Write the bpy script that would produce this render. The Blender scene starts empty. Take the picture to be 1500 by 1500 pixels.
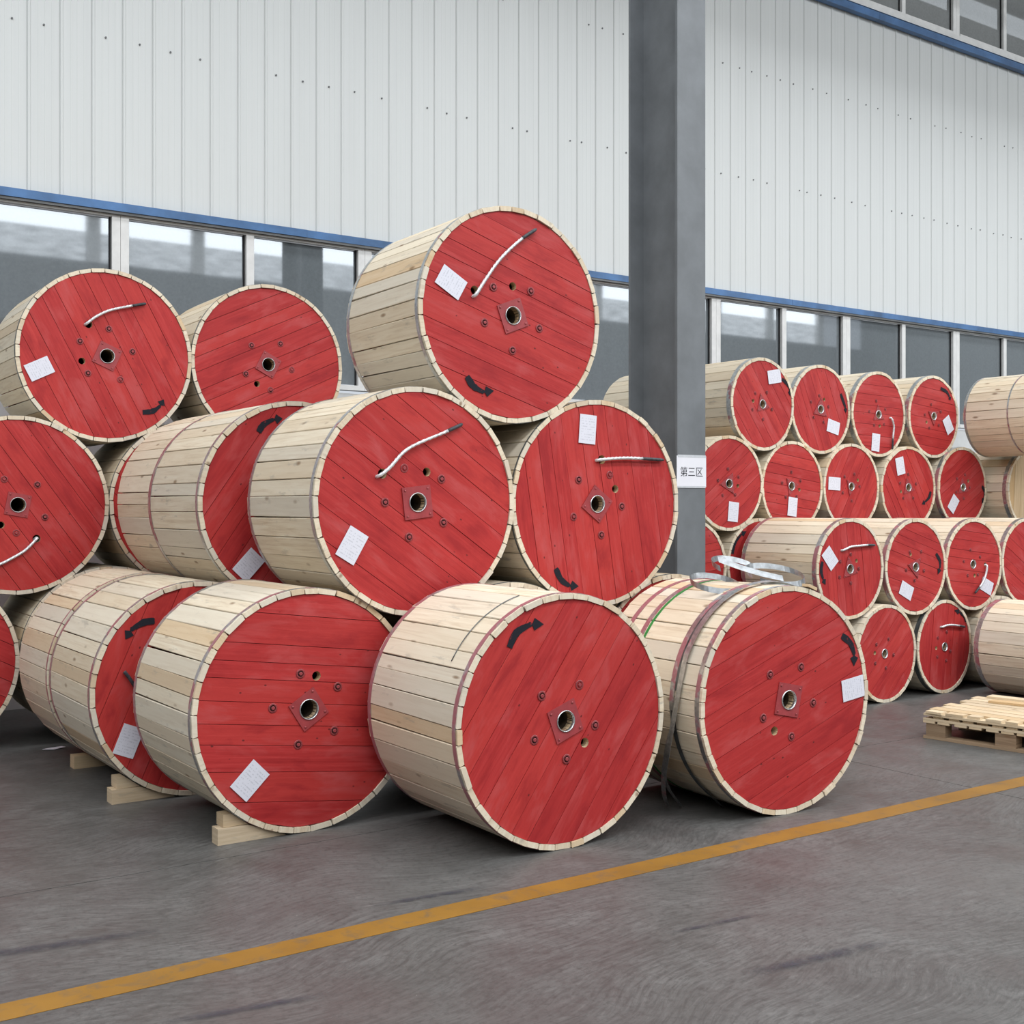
import bpy, math, random
from mathutils import Vector, Matrix
from mathutils.geometry import delaunay_2d_cdt

# ------------------------------------------------------------------ scene, camera, light
scene = bpy.context.scene
col = scene.collection
CAM_H = 1.6
FOCAL_PX = 1750.8
VIEW_ANGLE = 55.27          # between the wall's direction (+X) and the view direction
cam_data = bpy.data.cameras.new('camera')
cam_data.sensor_width = 36.0
cam_data.lens = FOCAL_PX / 1500 * 36
cam_data.shift_y = -(750 - 742.07) / 1500
cam_data.clip_end = 200
cam = bpy.data.objects.new('camera', cam_data)
cam.location = (0, 0, CAM_H)
cam.rotation_euler = (math.radians(90), 0, math.radians(VIEW_ANGLE - 90))
col.objects.link(cam)
scene.camera = cam

scene.view_settings.view_transform = 'Standard'
scene.view_settings.look = 'None'
scene.view_settings.gamma = 1.0
scene.view_settings.use_curve_mapping = False
scene.view_settings.exposure = -0.45
scene.cycles.max_bounces = 5
scene.cycles.diffuse_bounces = 2
scene.cycles.glossy_bounces = 3
scene.cycles.transmission_bounces = 2
scene.cycles.transparent_max_bounces = 4
scene.cycles.caustics_reflective = False
scene.cycles.caustics_refractive = False

world = bpy.data.worlds.new('overcast_sky')
world.use_nodes = True
bgn = world.node_tree.nodes['Background']
bgn.inputs[0].default_value = (0.86, 0.92, 1.0, 1)
bgn.inputs[1].default_value = 1.0
scene.world = world

WALL_Y = 10.0               # back wall
FRONT_Y = -14.0             # opposite wall, behind the camera
ROOF_Z = 11.4
X_MIN, X_MAX = -15.0, 42.0

def skylight(y, width, power, x0=X_MIN + 2, x1=X_MAX - 2):
    d = bpy.data.lights.new('skylight', 'AREA')
    d.shape = 'RECTANGLE'
    d.size = x1 - x0
    d.size_y = width
    d.energy = power
    d.color = (0.95, 0.98, 1.0)
    o = bpy.data.objects.new('skylight', d)
    o.location = ((x0 + x1) / 2, y, ROOF_Z - 0.06)
    col.objects.link(o)
    return o
skylight(-8.0, 2.0, 5000, -13.0, X_MAX - 2)
skylight(-1.5, 2.0, 5600, -13.0, X_MAX - 2)
skylight(5.2, 2.0, 2700, -13.0, X_MAX - 2)
WINDOW_GLOW = 6.5           # daylight in the clerestory panes of the opposite wall

# ------------------------------------------------------------------ materials
def new_mat(name):
    m = bpy.data.materials.new(name)
    m.use_nodes = True
    nt = m.node_tree
    b = nt.nodes['Principled BSDF']
    return m, nt, b

class NB:
    """small node builder"""
    def __init__(s, nt): s.nt = nt
    def n(s, t, **kw):
        x = s.nt.nodes.new(t)
        for k, v in kw.items(): setattr(x, k, v)
        return x
    def l(s, a, b): s.nt.links.new(a, b)
    def val(s, sock, v):
        if hasattr(v, 'is_output') or isinstance(v, bpy.types.NodeSocket): s.l(v, sock)
        else: sock.default_value = v
    def math(s, op, a, b=0.0, c=None, clamp=False):
        x = s.n('ShaderNodeMath', operation=op); x.use_clamp = clamp
        s.val(x.inputs[0], a); s.val(x.inputs[1], b)
        if c is not None: s.val(x.inputs[2], c)
        return x.outputs[0]
    def mix(s, fac, a, b, mode='MIX'):
        x = s.n('ShaderNodeMix', data_type='RGBA', blend_type=mode)
        s.val(x.inputs[0], fac); s.val(x.inputs[6], a); s.val(x.inputs[7], b)
        return x.outputs[2]
    def ramp(s, fac, stops):
        x = s.n('ShaderNodeValToRGB')
        e = x.color_ramp.elements
        while len(e) < len(stops): e.new(0.5)
        for el, (p, c) in zip(e, stops):
            el.position = p
            el.color = c if len(c) == 4 else (*c, 1)
        s.l(fac, x.inputs[0])
        return x.outputs[0]
    def rng(s, fac, a, b, c=0.0, d=1.0):
        x = s.n('ShaderNodeMapRange'); x.clamp = True
        s.l(fac, x.inputs[0])
        for i, v in enumerate((a, b, c, d)): x.inputs[i + 1].default_value = v
        return x.outputs[0]
    def noise(s, vec, scale, detail=3, rough=0.55, dist=0.0):
        x = s.n('ShaderNodeTexNoise')
        x.inputs['Scale'].default_value = scale; x.inputs['Detail'].default_value = detail
        x.inputs['Roughness'].default_value = rough; x.inputs['Distortion'].default_value = dist
        if vec is not None: s.l(vec, x.inputs['Vector'])
        return x.outputs['Fac']
    def coords(s, which):
        return s.n('ShaderNodeTexCoord').outputs[which]
    def rand(s):
        return s.n('ShaderNodeObjectInfo').outputs['Random']
    def mapped(s, vec, scale=(1, 1, 1), off=None):
        m = s.n('ShaderNodeMapping')
        m.inputs['Scale'].default_value = scale
        s.l(vec, m.inputs['Vector'])
        if off is not None: s.l(off, m.inputs['Location'])
        return m.outputs[0]
    def randvec(s, k=17.0):
        r = s.rand()
        c = s.n('ShaderNodeCombineXYZ')
        s.l(s.math('MULTIPLY', r, k), c.inputs[0]); s.l(s.math('MULTIPLY', r, k * 7.3), c.inputs[1]); s.l(s.math('MULTIPLY', r, k * 3.1), c.inputs[2])
        return c.outputs[0]
    def bump(s, h, strength, dist, b):
        x = s.n('ShaderNodeBump'); x.inputs['Strength'].default_value = strength; x.inputs['Distance'].default_value = dist
        s.l(h, x.inputs['Height']); s.l(x.outputs[0], b.inputs['Normal'])

def wood_mat(name, dark, mid, light, grey=(0.42, 0.41, 0.37), grey_amt=0.35):
    """sawn timber; UV runs along the grain in metres"""
    m, nt, b = new_mat(name); q = NB(nt)
    off = q.randvec()
    uv = q.coords('UV')
    g = q.noise(q.mapped(uv, (3, 55, 1), off), 1.0, 4, 0.6, 0.6)
    big = q.noise(q.mapped(uv, (2.2, 7, 1), off), 1.0, 3, 0.5, 0.3)
    c = q.ramp(g, [(0.28, dark), (0.5, mid), (0.75, light)])
    c = q.mix(q.rng(big, 0.55, 0.8, 0, 0.5), c, (*dark, 1))
    # each board has its own tone
    r = q.rand()
    c = q.mix(q.math('MULTIPLY', r, 0.6), c, (*light, 1))
    r4 = q.math('FRACT', q.math('MULTIPLY', r, 41.7))
    c = q.mix(q.rng(r4, 0.6, 1.0, 0, 0.4), c, (dark[0] * 0.9, dark[1] * 0.9, dark[2] * 0.88, 1))
    r2 = q.math('FRACT', q.math('MULTIPLY', r, 7.77))
    c = q.mix(q.rng(r2, 0.55, 1.0, 0, grey_amt), c, (*grey, 1))
    r3 = q.math('FRACT', q.math('MULTIPLY', r, 23.31))
    c = q.mix(q.rng(r3, 0.82, 1.0, 0, 0.5), c, (0.60, 0.36, 0.14, 1))
    # knots and blue-grey mould stains
    v = q.n('ShaderNodeTexVoronoi'); v.inputs['Scale'].default_value = 1.0
    q.l(q.mapped(uv, (3.3, 9, 1), off), v.inputs['Vector'])
    c = q.mix(q.rng(v.outputs['Distance'], 0.05, 0.13, 0.75, 0), c, (0.2, 0.105, 0.045, 1))
    st = q.noise(q.mapped(uv, (4, 14, 1), off), 1.3, 4, 0.65)
    c = q.mix(q.rng(st, 0.6, 0.76, 0, 0.55), c, (0.25, 0.235, 0.21, 1))
    q.l(c, b.inputs['Base Color'])
    b.inputs['Roughness'].default_value = 0.72
    b.inputs['Specular IOR Level'].default_value = 0.25
    return m

def red_mat(name='red_paint'):
    m, nt, b = new_mat(name); q = NB(nt)
    off = q.randvec(); uv = q.coords('UV')
    g = q.noise(q.mapped(uv, (2.5, 60, 1), off), 1.0, 4, 0.6, 0.5)
    blot = q.noise(q.mapped(uv, (3, 8, 1), off), 1.0, 4, 0.6, 0.4)
    c = q.ramp(g, [(0.25, (0.35, 0.02, 0.02)), (0.55, (0.465, 0.034, 0.034)), (0.8, (0.53, 0.052, 0.05))])
    r = q.rand()
    c = q.mix(q.math('MULTIPLY', r, 0.5), c, (0.36, 0.022, 0.023, 1))
    r2 = q.math('FRACT', q.math('MULTIPLY', r, 9.17))
    c = q.mix(q.rng(r2, 0.5, 1.0, 0, 0.45), c, (0.56, 0.052, 0.042, 1))
    c = q.mix(q.rng(blot, 0.52, 0.7, 0, 0.6), c, (0.52, 0.092, 0.092, 1))      # chalky scuffs
    c = q.mix(q.rng(blot, 0.32, 0.46, 0.65, 0), c, (0.29, 0.014, 0.018, 1))      # darker soaked patches
    # nail heads and small knots
    v = q.n('ShaderNodeTexVoronoi'); v.inputs['Scale'].default_value = 1.0; v.inputs['Randomness'].default_value = 0.85
    q.l(q.mapped(uv, (9, 14, 1), off), v.inputs['Vector'])
    c = q.mix(q.rng(v.outputs['Distance'], 0.045, 0.075, 0.85, 0), c, (0.09, 0.014, 0.014, 1))
    # chips down to pale wood
    ch = q.noise(q.mapped(uv, (9, 22, 1), off), 2.0, 5, 0.7)
    c = q.mix(q.rng(ch, 0.765, 0.79, 0, 0.8), c, (0.62, 0.40, 0.26, 1))
    q.l(c, b.inputs['Base Color'])
    b.inputs['Roughness'].default_value = 0.55
    b.inputs['Specular IOR Level'].default_value = 0.3
    q.bump(g, 0.3, 0.003, b)
    return m

def plain(name, rgb, rough=0.5, metal=0.0, spec=0.4, var=0.12, scale=6.0, bump=0.0):
    m, nt, b = new_mat(name); q = NB(nt)
    f = q.noise(q.coords('Object'), scale, 4, 0.6)
    d = tuple(max(0, x * (1 - var * 2)) for x in rgb); l = tuple(min(1, x * (1 + var)) for x in rgb)
    q.l(q.ramp(f, [(0.3, d), (0.7, l)]), b.inputs['Base Color'])
    b.inputs['Roughness'].default_value = rough
    b.inputs['Metallic'].default_value = metal
    b.inputs['Specular IOR Level'].default_value = spec
    if bump: q.bump(f, bump, 0.002, b)
    return m

def strap_mat(name, red_lo, red_hi):
    """galvanised steel strapping with patches of red overspray"""
    m, nt, b = new_mat(name); q = NB(nt)
    o = q.coords('Object')
    f = q.noise(o, 7.0, 3, 0.6); f2 = q.noise(o, 45.0, 3, 0.6)
    c = q.ramp(f2, [(0.3, (0.36, 0.38, 0.39)), (0.7, (0.62, 0.64, 0.65))])
    k = q.rng(f, red_lo, red_hi, 0, 0.85)
    c = q.mix(k, c, (0.33, 0.075, 0.095, 1))
    q.l(c, b.inputs['Base Color'])
    q.l(q.math('SUBTRACT', 0.85, k), b.inputs['Metallic'])
    b.inputs['Roughness'].default_value = 0.34
    q.bump(f2, 0.25, 0.002, b)
    return m

def paper_mat():
    m, nt, b = new_mat('printed_paper'); q = NB(nt)
    uv = q.coords('UV'); sep = q.n('ShaderNodeSeparateXYZ'); q.l(uv, sep.inputs[0])
    u, v = sep.outputs[0], sep.outputs[1]
    rows = q.math('FRACT', q.math('MULTIPLY', v, 11.0))
    line = q.math('MULTIPLY', q.math('GREATER_THAN', rows, 0.35), q.math('LESS_THAN', rows, 0.72))
    cellv = q.n('ShaderNodeCombineXYZ')
    q.l(q.math('FLOOR', q.math('MULTIPLY', u, 26.0)), cellv.inputs[0])
    q.l(q.math('FLOOR', q.math('MULTIPLY', v, 11.0)), cellv.inputs[1])
    wn = q.n('ShaderNodeTexWhiteNoise', noise_dimensions='2D'); q.l(cellv.outputs[0], wn.inputs['Vector'])
    gl = q.math('GREATER_THAN', wn.outputs['Value'], 0.52)
    inx = q.math('MULTIPLY', q.math('GREATER_THAN', u, 0.1), q.math('LESS_THAN', u, 0.9))
    iny = q.math('MULTIPLY', q.math('GREATER_THAN', v, 0.09), q.math('LESS_THAN', v, 0.93))
    k = q.math('MULTIPLY', q.math('MULTIPLY', line, gl), q.math('MULTIPLY', inx, iny))
    c = q.mix(q.math('MULTIPLY', k, 0.3), (0.74, 0.74, 0.82, 1), (0.25, 0.26, 0.32, 1))
    q.l(c, b.inputs['Base Color'])
    b.inputs['Roughness'].default_value = 0.6
    return m

def paint_mark_mat():
    """thin black brush paint that breaks up at its edges"""
    m, nt, b = new_mat('black_brush_paint'); q = NB(nt)
    o = q.coords('Object')
    f = q.noise(o, 38.0, 4, 0.7)
    q.l(q.mix(q.rng(f, 0.6, 0.72, 0, 0.7), (0.022, 0.023, 0.03, 1), (0.33, 0.03, 0.035, 1)), b.inputs['Base Color'])
    b.inputs['Roughness'].default_value = 0.8; b.inputs['Specular IOR Level'].default_value = 0.1
    return m

M = {}
M['wood'] = wood_mat('stave_timber', (0.60, 0.465, 0.32), (0.76, 0.645, 0.485), (0.84, 0.755, 0.605), grey=(0.58, 0.555, 0.5), grey_amt=0.5)
M['raw'] = wood_mat('raw_pine', (0.42, 0.27, 0.14), (0.58, 0.41, 0.24), (0.66, 0.5, 0.32), grey_amt=0.2)
M['pallet'] = wood_mat('pallet_timber', (0.52, 0.37, 0.22), (0.66, 0.5, 0.32), (0.76, 0.63, 0.45), grey_amt=0.2)
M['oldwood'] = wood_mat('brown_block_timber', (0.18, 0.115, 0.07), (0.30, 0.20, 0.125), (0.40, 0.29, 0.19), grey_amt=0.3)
M['chock'] = wood_mat('chock_timber', (0.46, 0.33, 0.2), (0.60, 0.46, 0.3), (0.68, 0.54, 0.38), grey_amt=0.2)
M['red'] = red_mat()
M['plate'] = plain('red_painted_plate', (0.36, 0.052, 0.058), 0.42, 0.0, 0.5, 0.12, 14)
M['bolt'] = plain('red_painted_bolt', (0.34, 0.06, 0.065), 0.4, 0.2, 0.5, 0.3, 60)
M['coil'] = plain('bright_strapping', (0.46, 0.48, 0.5), 0.28, 0.9, 0.5, 0.2, 18)
M['steel'] = plain('bright_steel', (0.62, 0.63, 0.64), 0.35, 0.9, 0.5, 0.12, 30)
M['bore'] = plain('bore_tube', (0.10, 0.072, 0.05), 0.6, 0.0, 0.3, 0.3, 20)
M['strap_s'] = strap_mat('galvanised_strap', 0.58, 0.64)
M['strap_m'] = strap_mat('half_painted_strap', 0.47, 0.54)
M['strap_r'] = strap_mat('red_painted_strap', 0.34, 0.46)
M['strap_d'] = plain('dull_grey_strap', (0.16, 0.175, 0.18), 0.45, 0.6, 0.4, 0.3, 12)
M['green'] = plain('green_strap', (0.035, 0.26, 0.06), 0.5, 0, 0.4, 0.1, 9)
M['paper'] = paper_mat()
M['white'] = plain('white_paper', (0.8, 0.8, 0.86), 0.6, 0, 0.3, 0.02, 5)
M['ink'] = plain('black_ink', (0.02, 0.022, 0.03), 0.6, 0, 0.2, 0.02, 5)
M['mark'] = paint_mark_mat()
M['cable'] = plain('aluminium_strand', (0.74, 0.75, 0.77), 0.35, 0.35, 0.5, 0.12, 40)
M['tape'] = plain('dark_tape', (0.05, 0.052, 0.06), 0.5, 0, 0.4, 0.3, 50)
M['dark'] = plain('dark_gap', (0.02, 0.02, 0.02), 0.9, 0, 0.1, 0.1, 5)

# ------------------------------------------------------------------ helpers
def tag(o, label=None, cat=None, group=None, kind=None):
    if label: o['label'] = label
    if cat: o['category'] = cat
    if group: o['group'] = group
    if kind: o['kind'] = kind
    return o

def mesh(name, verts, faces, mats, uvs=None, mi=None, smooth=False):
    me = bpy.data.meshes.new(name)
    me.from_pydata([tuple(v) for v in verts], [], faces)
    for m in (mats if isinstance(mats, (list, tuple)) else [mats]): me.materials.append(m)
    if mi: me.polygons.foreach_set('material_index', mi)
    if uvs is not None:
        ul = me.uv_layers.new(name='UVMap')
        data = []
        for p in me.polygons:
            for li, vi in zip(p.loop_indices, p.vertices):
                data += list(uvs(p, Vector(me.vertices[vi].co)))
        ul.data.foreach_set('uv', data)
    if smooth: me.polygons.foreach_set('use_smooth', [True] * len(me.polygons))
    me.update()
    return me

def put(name, me, parent=None, loc=(0, 0, 0), rot=(0, 0, 0), scale=(1, 1, 1)):
    o = bpy.data.objects.new(name, me)
    o.location = loc; o.rotation_euler = rot; o.scale = scale
    if parent is not None: o.parent = parent
    col.objects.link(o)
    return o

def empty(name, loc, rz=0.0):
    o = bpy.data.objects.new(name, None)
    o.location = loc; o.rotation_euler = (0, 0, rz); o.empty_display_size = 0.1
    col.objects.link(o)
    return o

BOXF = [(0, 3, 2, 1), (4, 5, 6, 7), (0, 1, 5, 4), (1, 2, 6, 5), (2, 3, 7, 6), (3, 0, 4, 7)]
def box_vf(x0, x1, y0, y1, z0, z1):
    return [(x0, y0, z0), (x1, y0, z0), (x1, y1, z0), (x0, y1, z0), (x0, y0, z1), (x1, y0, z1), (x1, y1, z1), (x0, y1, z1)], BOXF

def grain_uv(axis):
    """UV with U along the long axis, V across, chosen per face"""
    def f(p, co):
        n = p.normal
        others = [i for i in range(3) if i != axis]
        if abs(n[axis]) > 0.7: return (co[others[0]] * 0.4, co[others[1]])
        k = others[0] if abs(n[others[0]]) < abs(n[others[1]]) else others[1]
        return (co[axis], co[k])
    return f

def box(name, b, mat, parent=None, loc=(0, 0, 0), rot=(0, 0, 0), axis=None, bevel=0.0):
    x0, x1, y0, y1, z0, z1 = b
    if axis is None:
        d = (x1 - x0, y1 - y0, z1 - z0); axis = d.index(max(d))
    if bevel > 0:      # chamfer the four edges that run along the axis
        lo = [(x0, x1), (y0, y1), (z0, z1)]
        a, c = [i for i in range(3) if i != axis]
        (a0, a1), (c0, c1) = lo[a], lo[c]; e = bevel
        ring = [(a0 + e, c0), (a1 - e, c0), (a1, c0 + e), (a1, c1 - e), (a1 - e, c1), (a0 + e, c1), (a0, c1 - e), (a0, c0 + e)]
        vs = []
        for s in lo[axis]:
            for pa, pc in ring:
                v = [0, 0, 0]; v[axis] = s; v[a] = pa; v[c] = pc; vs.append(tuple(v))
        fs = [tuple(range(8))[::-1], tuple(range(8, 16))] + [(i, (i + 1) % 8, (i + 1) % 8 + 8, i + 8) for i in range(8)]
        if axis == 1: fs = [f[::-1] for f in fs]
    else:
        vs, fs = box_vf(*b)
    return put(name, mesh(name, vs, fs, mat, grain_uv(axis)), parent, loc, rot)

def prism_y(name, prof, y0, y1, mat, parent=None, loc=(0, 0, 0), rot=(0, 0, 0)):
    """profile in XZ (counter-clockwise seen from -Y) extruded along Y"""
    n = len(prof)
    vs = [(x, y0, z) for x, z in prof] + [(x, y1, z) for x, z in prof]
    fs = [tuple(range(n)), tuple(range(2 * n - 1, n - 1, -1))] + [((i + 1) % n, i, i + n, (i + 1) % n + n) for i in range(n)]
    return put(name, mesh(name, vs, fs, mat, grain_uv(0)), parent, loc, rot)

def tube_vf(pts, rad, seg=10, lobes=0, twist=0.0, caps=True):
    pts = [Vector(p) for p in pts]
    vs, fs = [], []
    up = Vector((0, 1, 0)); s = 0.0
    for i, p in enumerate(pts):
        t = (pts[min(i + 1, len(pts) - 1)] - pts[max(i - 1, 0)]).normalized()
        a = t.cross(up)
        if a.length < 1e-4: a = t.cross(Vector((1, 0, 0)))
        a.normalize(); c = a.cross(t).normalized()
        if i: s += (p - pts[i - 1]).length
        r = rad[i] if isinstance(rad, (list, tuple)) else rad
        for k in range(seg):
            ph = 2 * math.pi * k / seg
            rr = r * (1 + (0.16 * math.cos(lobes * ph) if lobes else 0))
            q = ph + twist * s
            vs.append(p + a * (rr * math.cos(q)) + c * (rr * math.sin(q)))
        if i:
            b0, b1 = (i - 1) * seg, i * seg
            for k in range(seg): fs.append((b0 + k, b0 + (k + 1) % seg, b1 + (k + 1) % seg, b1 + k))
    if caps:
        fs.append(tuple(range(seg))[::-1]); fs.append(tuple(range((len(pts) - 1) * seg, len(pts) * seg)))
    return vs, fs

def smooth_pts(pts, n=6):
    """Catmull-Rom through the points"""
    P = [Vector(p) for p in pts]
    out = []
    for i in range(len(P) - 1):
        p0, p1, p2, p3 = P[max(i - 1, 0)], P[i], P[i + 1], P[min(i + 2, len(P) - 1)]
        for k in range(n):
            t = k / n
            out.append(0.5 * ((2 * p1) + (p2 - p0) * t + (2 * p0 - 5 * p1 + 4 * p2 - p3) * t * t + (3 * p1 - p0 - 3 * p2 + p3) * t ** 3))
    out.append(P[-1])
    return out

def ribbon_vf(pts, width_dirs, width, th=0.0012):
    """a flat strip: width along width_dirs[i] (a vector), thickness along the strip's normal"""
    pts = [Vector(p) for p in pts]; vs, fs = [], []
    for i, p in enumerate(pts):
        t = (pts[min(i + 1, len(pts) - 1)] - pts[max(i - 1, 0)]).normalized()
        w = Vector(width_dirs[i] if isinstance(width_dirs, list) else width_dirs).normalized()
        n = t.cross(w).normalized()
        for a, c in ((-1, -1), (1, -1), (1, 1), (-1, 1)):
            vs.append(p + w * (a * width / 2) + n * (c * th / 2))
        if i:
            b0, b1 = (i - 1) * 4, i * 4
            for k in range(4): fs.append((b0 + k, b0 + (k + 1) % 4, b1 + (k + 1) % 4, b1 + k))
    fs.append((3, 2, 1, 0)); e = (len(pts) - 1) * 4; fs.append((e, e + 1, e + 2, e + 3))
    return vs, fs

def lathe_y(name, prof, seg, mat, smooth=True):
    """profile of (radius, y) turned about Y"""
    vs, fs = [], []
    for i, (r, y) in enumerate(prof):
        for k in range(seg):
            a = 2 * math.pi * k / seg
            vs.append((r * math.cos(a), y, r * math.sin(a)))
        if i:
            b0, b1 = (i - 1) * seg, i * seg
            for k in range(seg): fs.append((b0 + k, b0 + (k + 1) % seg, b1 + (k + 1) % seg, b1 + k))
    return mesh(name, vs, fs, mat, None, None, smooth)

def plate_mesh(name, outline, holes, th, mats, uv_rot=0.0, clip=None):
    """flat plate in XZ facing -Y, front at y=0, with round holes; mats = [face, hole wall]
    outline: convex polygon; holes: (x, z, r); uv_rot: board frame angle"""
    pts = [Vector((x, z)) for x, z in outline]; n = len(pts)
    edges = [(i, (i + 1) % n) for i in range(n)]
    for hx, hz, hr in holes:
        b = len(pts); k = 18 if hr > 0.03 else 12
        pts += [Vector((hx + hr * math.cos(2 * math.pi * j / k), hz + hr * math.sin(2 * math.pi * j / k))) for j in range(k)]
        edges += [(b + j, b + (j + 1) % k) for j in range(k)]
    if holes:
        V, E, Fc = delaunay_2d_cdt(pts, edges, [], 0, 1e-5)[:3]
        A = [Vector((x, z)) for x, z in outline]
        area = sum(A[i].x * A[(i + 1) % n].y - A[(i + 1) % n].x * A[i].y for i in range(n))
        sg = 1 if area > 0 else -1
        keep = []
        for f in Fc:
            c = sum((V[i] for i in f), Vector((0, 0))) / len(f)
            if any((c.x - hx) ** 2 + (c.y - hz) ** 2 < (hr * 0.97) ** 2 for hx, hz, hr in holes): continue
            if any(sg * ((A[(i + 1) % n] - A[i]).cross(c - A[i])) < -1e-9 for i in range(n)): continue
            a2 = sum(V[f[i]].x * V[f[(i + 1) % len(f)]].y - V[f[(i + 1) % len(f)]].x * V[f[i]].y for i in range(len(f)))
            keep.append(tuple(f) if a2 > 0 else tuple(f)[::-1])
    else:
        V = pts
        area = sum(V[i].x * V[(i + 1) % n].y - V[(i + 1) % n].x * V[i].y for i in range(n))
        keep = [tuple(range(n)) if area > 0 else tuple(range(n))[::-1]]
    nv = len(V)
    vs = [(v.x, 0, v.y) for v in V] + [(v.x, th, v.y) for v in V]
    fs = list(keep); mi = [0] * len(keep)
    he = {}
    for f in keep:
        for i in range(len(f)): he[(f[i], f[(i + 1) % len(f)])] = 1
    for (a, b) in list(he):
        if (b, a) not in he:
            fs.append((b, a, a + nv, b + nv))
            inh = any(all(abs(math.hypot(V[e].x - hx, V[e].y - hz) - hr) < 0.002 for e in (a, b)) for hx, hz, hr in holes)
            mi.append(1 if inh and len(mats) > 1 else 0)
    fs += [tuple(i + nv for i in f)[::-1] for f in keep]; mi += [0] * len(keep)
    cr, sr = math.cos(uv_rot), math.sin(uv_rot)
    def uvf(p, co):
        s = co.x * cr + co.z * sr; t = -co.x * sr + co.z * cr
        if abs(p.normal.y) > 0.5: return (s, t)
        return (s + t, co.y)
    return mesh(name, vs, fs, mats, uvf, mi)

# ------------------------------------------------------------------ the hall
def floor_mat():
    m, nt, b = new_mat('polished_concrete'); q = NB(nt)
    o = q.n('ShaderNodeNewGeometry').outputs['Position']
    big = q.noise(o, 0.5, 4, 0.6, 0.4); mid = q.noise(o, 2.6, 6, 0.68, 0.5); fine = q.noise(o, 34, 4, 0.75)
    # trowel scratches: short stretched strokes whose direction wanders
    warp = q.n('ShaderNodeVectorMath', operation='MULTIPLY_ADD')
    nv = q.n('ShaderNodeTexNoise'); nv.inputs['Scale'].default_value = 0.8; nv.inputs['Detail'].default_value = 1.0; q.l(o, nv.inputs['Vector'])
    q.l(nv.outputs['Color'], warp.inputs[0]); warp.inputs[1].default_value = (0.9, 0.9, 0); q.l(o, warp.inputs[2])
    sw = q.noise(q.mapped(warp.outputs[0], (9.0, 60, 1)), 1.0, 5, 0.75, 0.4)
    c = q.ramp(mid, [(0.28, (0.083, 0.081, 0.078)), (0.5, (0.112, 0.11, 0.106)), (0.74, (0.15, 0.148, 0.143))])
    c = q.mix(q.rng(sw, 0.46, 0.62, 0.0, 0.62), c, (0.052, 0.05, 0.048, 1))
    c = q.mix(q.rng(sw, 0.42, 0.28, 0.0, 0.55), c, (0.2, 0.196, 0.19, 1))
    c = q.mix(q.rng(big, 0.5, 0.72, 0, 0.42), c, (0.185, 0.184, 0.178, 1))
    c = q.mix(q.rng(big, 0.28, 0.46, 0.4, 0), c, (0.07, 0.068, 0.066, 1))
    red_reflect = q.noise(o, 0.9, 3, 0.55, 0.2)
    c = q.mix(q.rng(red_reflect, 0.57, 0.74, 0, 0.28), c, (0.125, 0.083, 0.079, 1))     # red reflection of the drums painted in as patches
    c = q.mix(q.rng(fine, 0.5, 0.66, 0, 0.5), c, (0.05, 0.049, 0.047, 1))
    sp = q.noise(o, 60, 2, 0.5)
    c = q.mix(q.rng(sp, 0.77, 0.82, 0, 0.6), c, (0.38, 0.37, 0.35, 1))
    q.l(c, b.inputs['Base Color'])
    q.l(q.rng(mid, 0.3, 0.8, 0.36, 0.55), b.inputs['Roughness'])
    b.inputs['Specular IOR Level'].default_value = 0.4
    return m
M['floor'] = floor_mat()

floor = tag(empty('floor', (0, 0, 0)), 'grey trowelled concrete floor slabs of the hall', None, None, 'structure')
SLAB = 6.0
xs = [6.03 + SLAB * k for k in range(-4, 7)]
ys = [5.22 + SLAB * k for k in range(-4, 2)]
base = box('floor_base', (X_MIN - 3, X_MAX + 3, FRONT_Y - 6, WALL_Y + 1.5, -0.4, -0.05), M['dark'], floor)
slab_me = {}
for i in range(len(xs) - 1):
    for j in range(len(ys) - 1):
        if ys[j] >= WALL_Y: continue
        v, f = box_vf(0, SLAB - 0.006, 0, SLAB - 0.006, -0.12, 0)
        if 's' not in slab_me: slab_me['s'] = mesh('slab', v, f, M['floor'])
        put('slab', slab_me['s'], floor, (xs[i], ys[j], 0))

def line_paint_mat():
    m, nt, b = new_mat('worn_yellow_paint'); q = NB(nt)
    o = q.n('ShaderNodeNewGeometry').outputs['Position']
    f = q.noise(o, 9, 5, 0.7, 0.5); f2 = q.noise(o, 2.2, 3, 0.6)
    c = q.ramp(f2, [(0.3, (0.215, 0.105, 0.014)), (0.7, (0.30, 0.15, 0.021))])
    c = q.mix(q.rng(f, 0.52, 0.7, 0, 0.75), c, (0.13, 0.095, 0.055, 1))
    q.l(c, b.inputs['Base Color']); b.inputs['Roughness'].default_value = 0.5
    return m
M['yellow'] = line_paint_mat()
box('yellow_line', (-3, 30, 3.955, 4.092, 0.0005, 0.002), M['yellow'], floor, (0, 0, 0), (0, 0, 0.006 * 0), None)

def skid_mat():
    m, nt, b = new_mat('rubber_skid'); q = NB(nt)
    uv = q.coords('UV'); sep = q.n('ShaderNodeSeparateXYZ'); q.l(uv, sep.inputs[0])
    edge = q.math('MULTIPLY', q.rng(sep.outputs[0], 0.0, 0.3), q.rng(sep.outputs[0], 1.0, 0.7))
    side = q.math('MULTIPLY', q.rng(sep.outputs[1], 0.0, 0.4), q.rng(sep.outputs[1], 1.0, 0.6))
    f = q.noise(q.n('ShaderNodeNewGeometry').outputs['Position'], 14, 4, 0.7)
    b.inputs['Base Color'].default_value = (0.06, 0.06, 0.075, 1); b.inputs['Roughness'].default_value = 0.5
    a = q.math('MULTIPLY', q.math('MULTIPLY', edge, side), q.rng(f, 0.3, 0.65, 0.1, 0.75))
    q.l(a, b.inputs['Alpha'])
    return m
M['skid'] = skid_mat()
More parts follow.
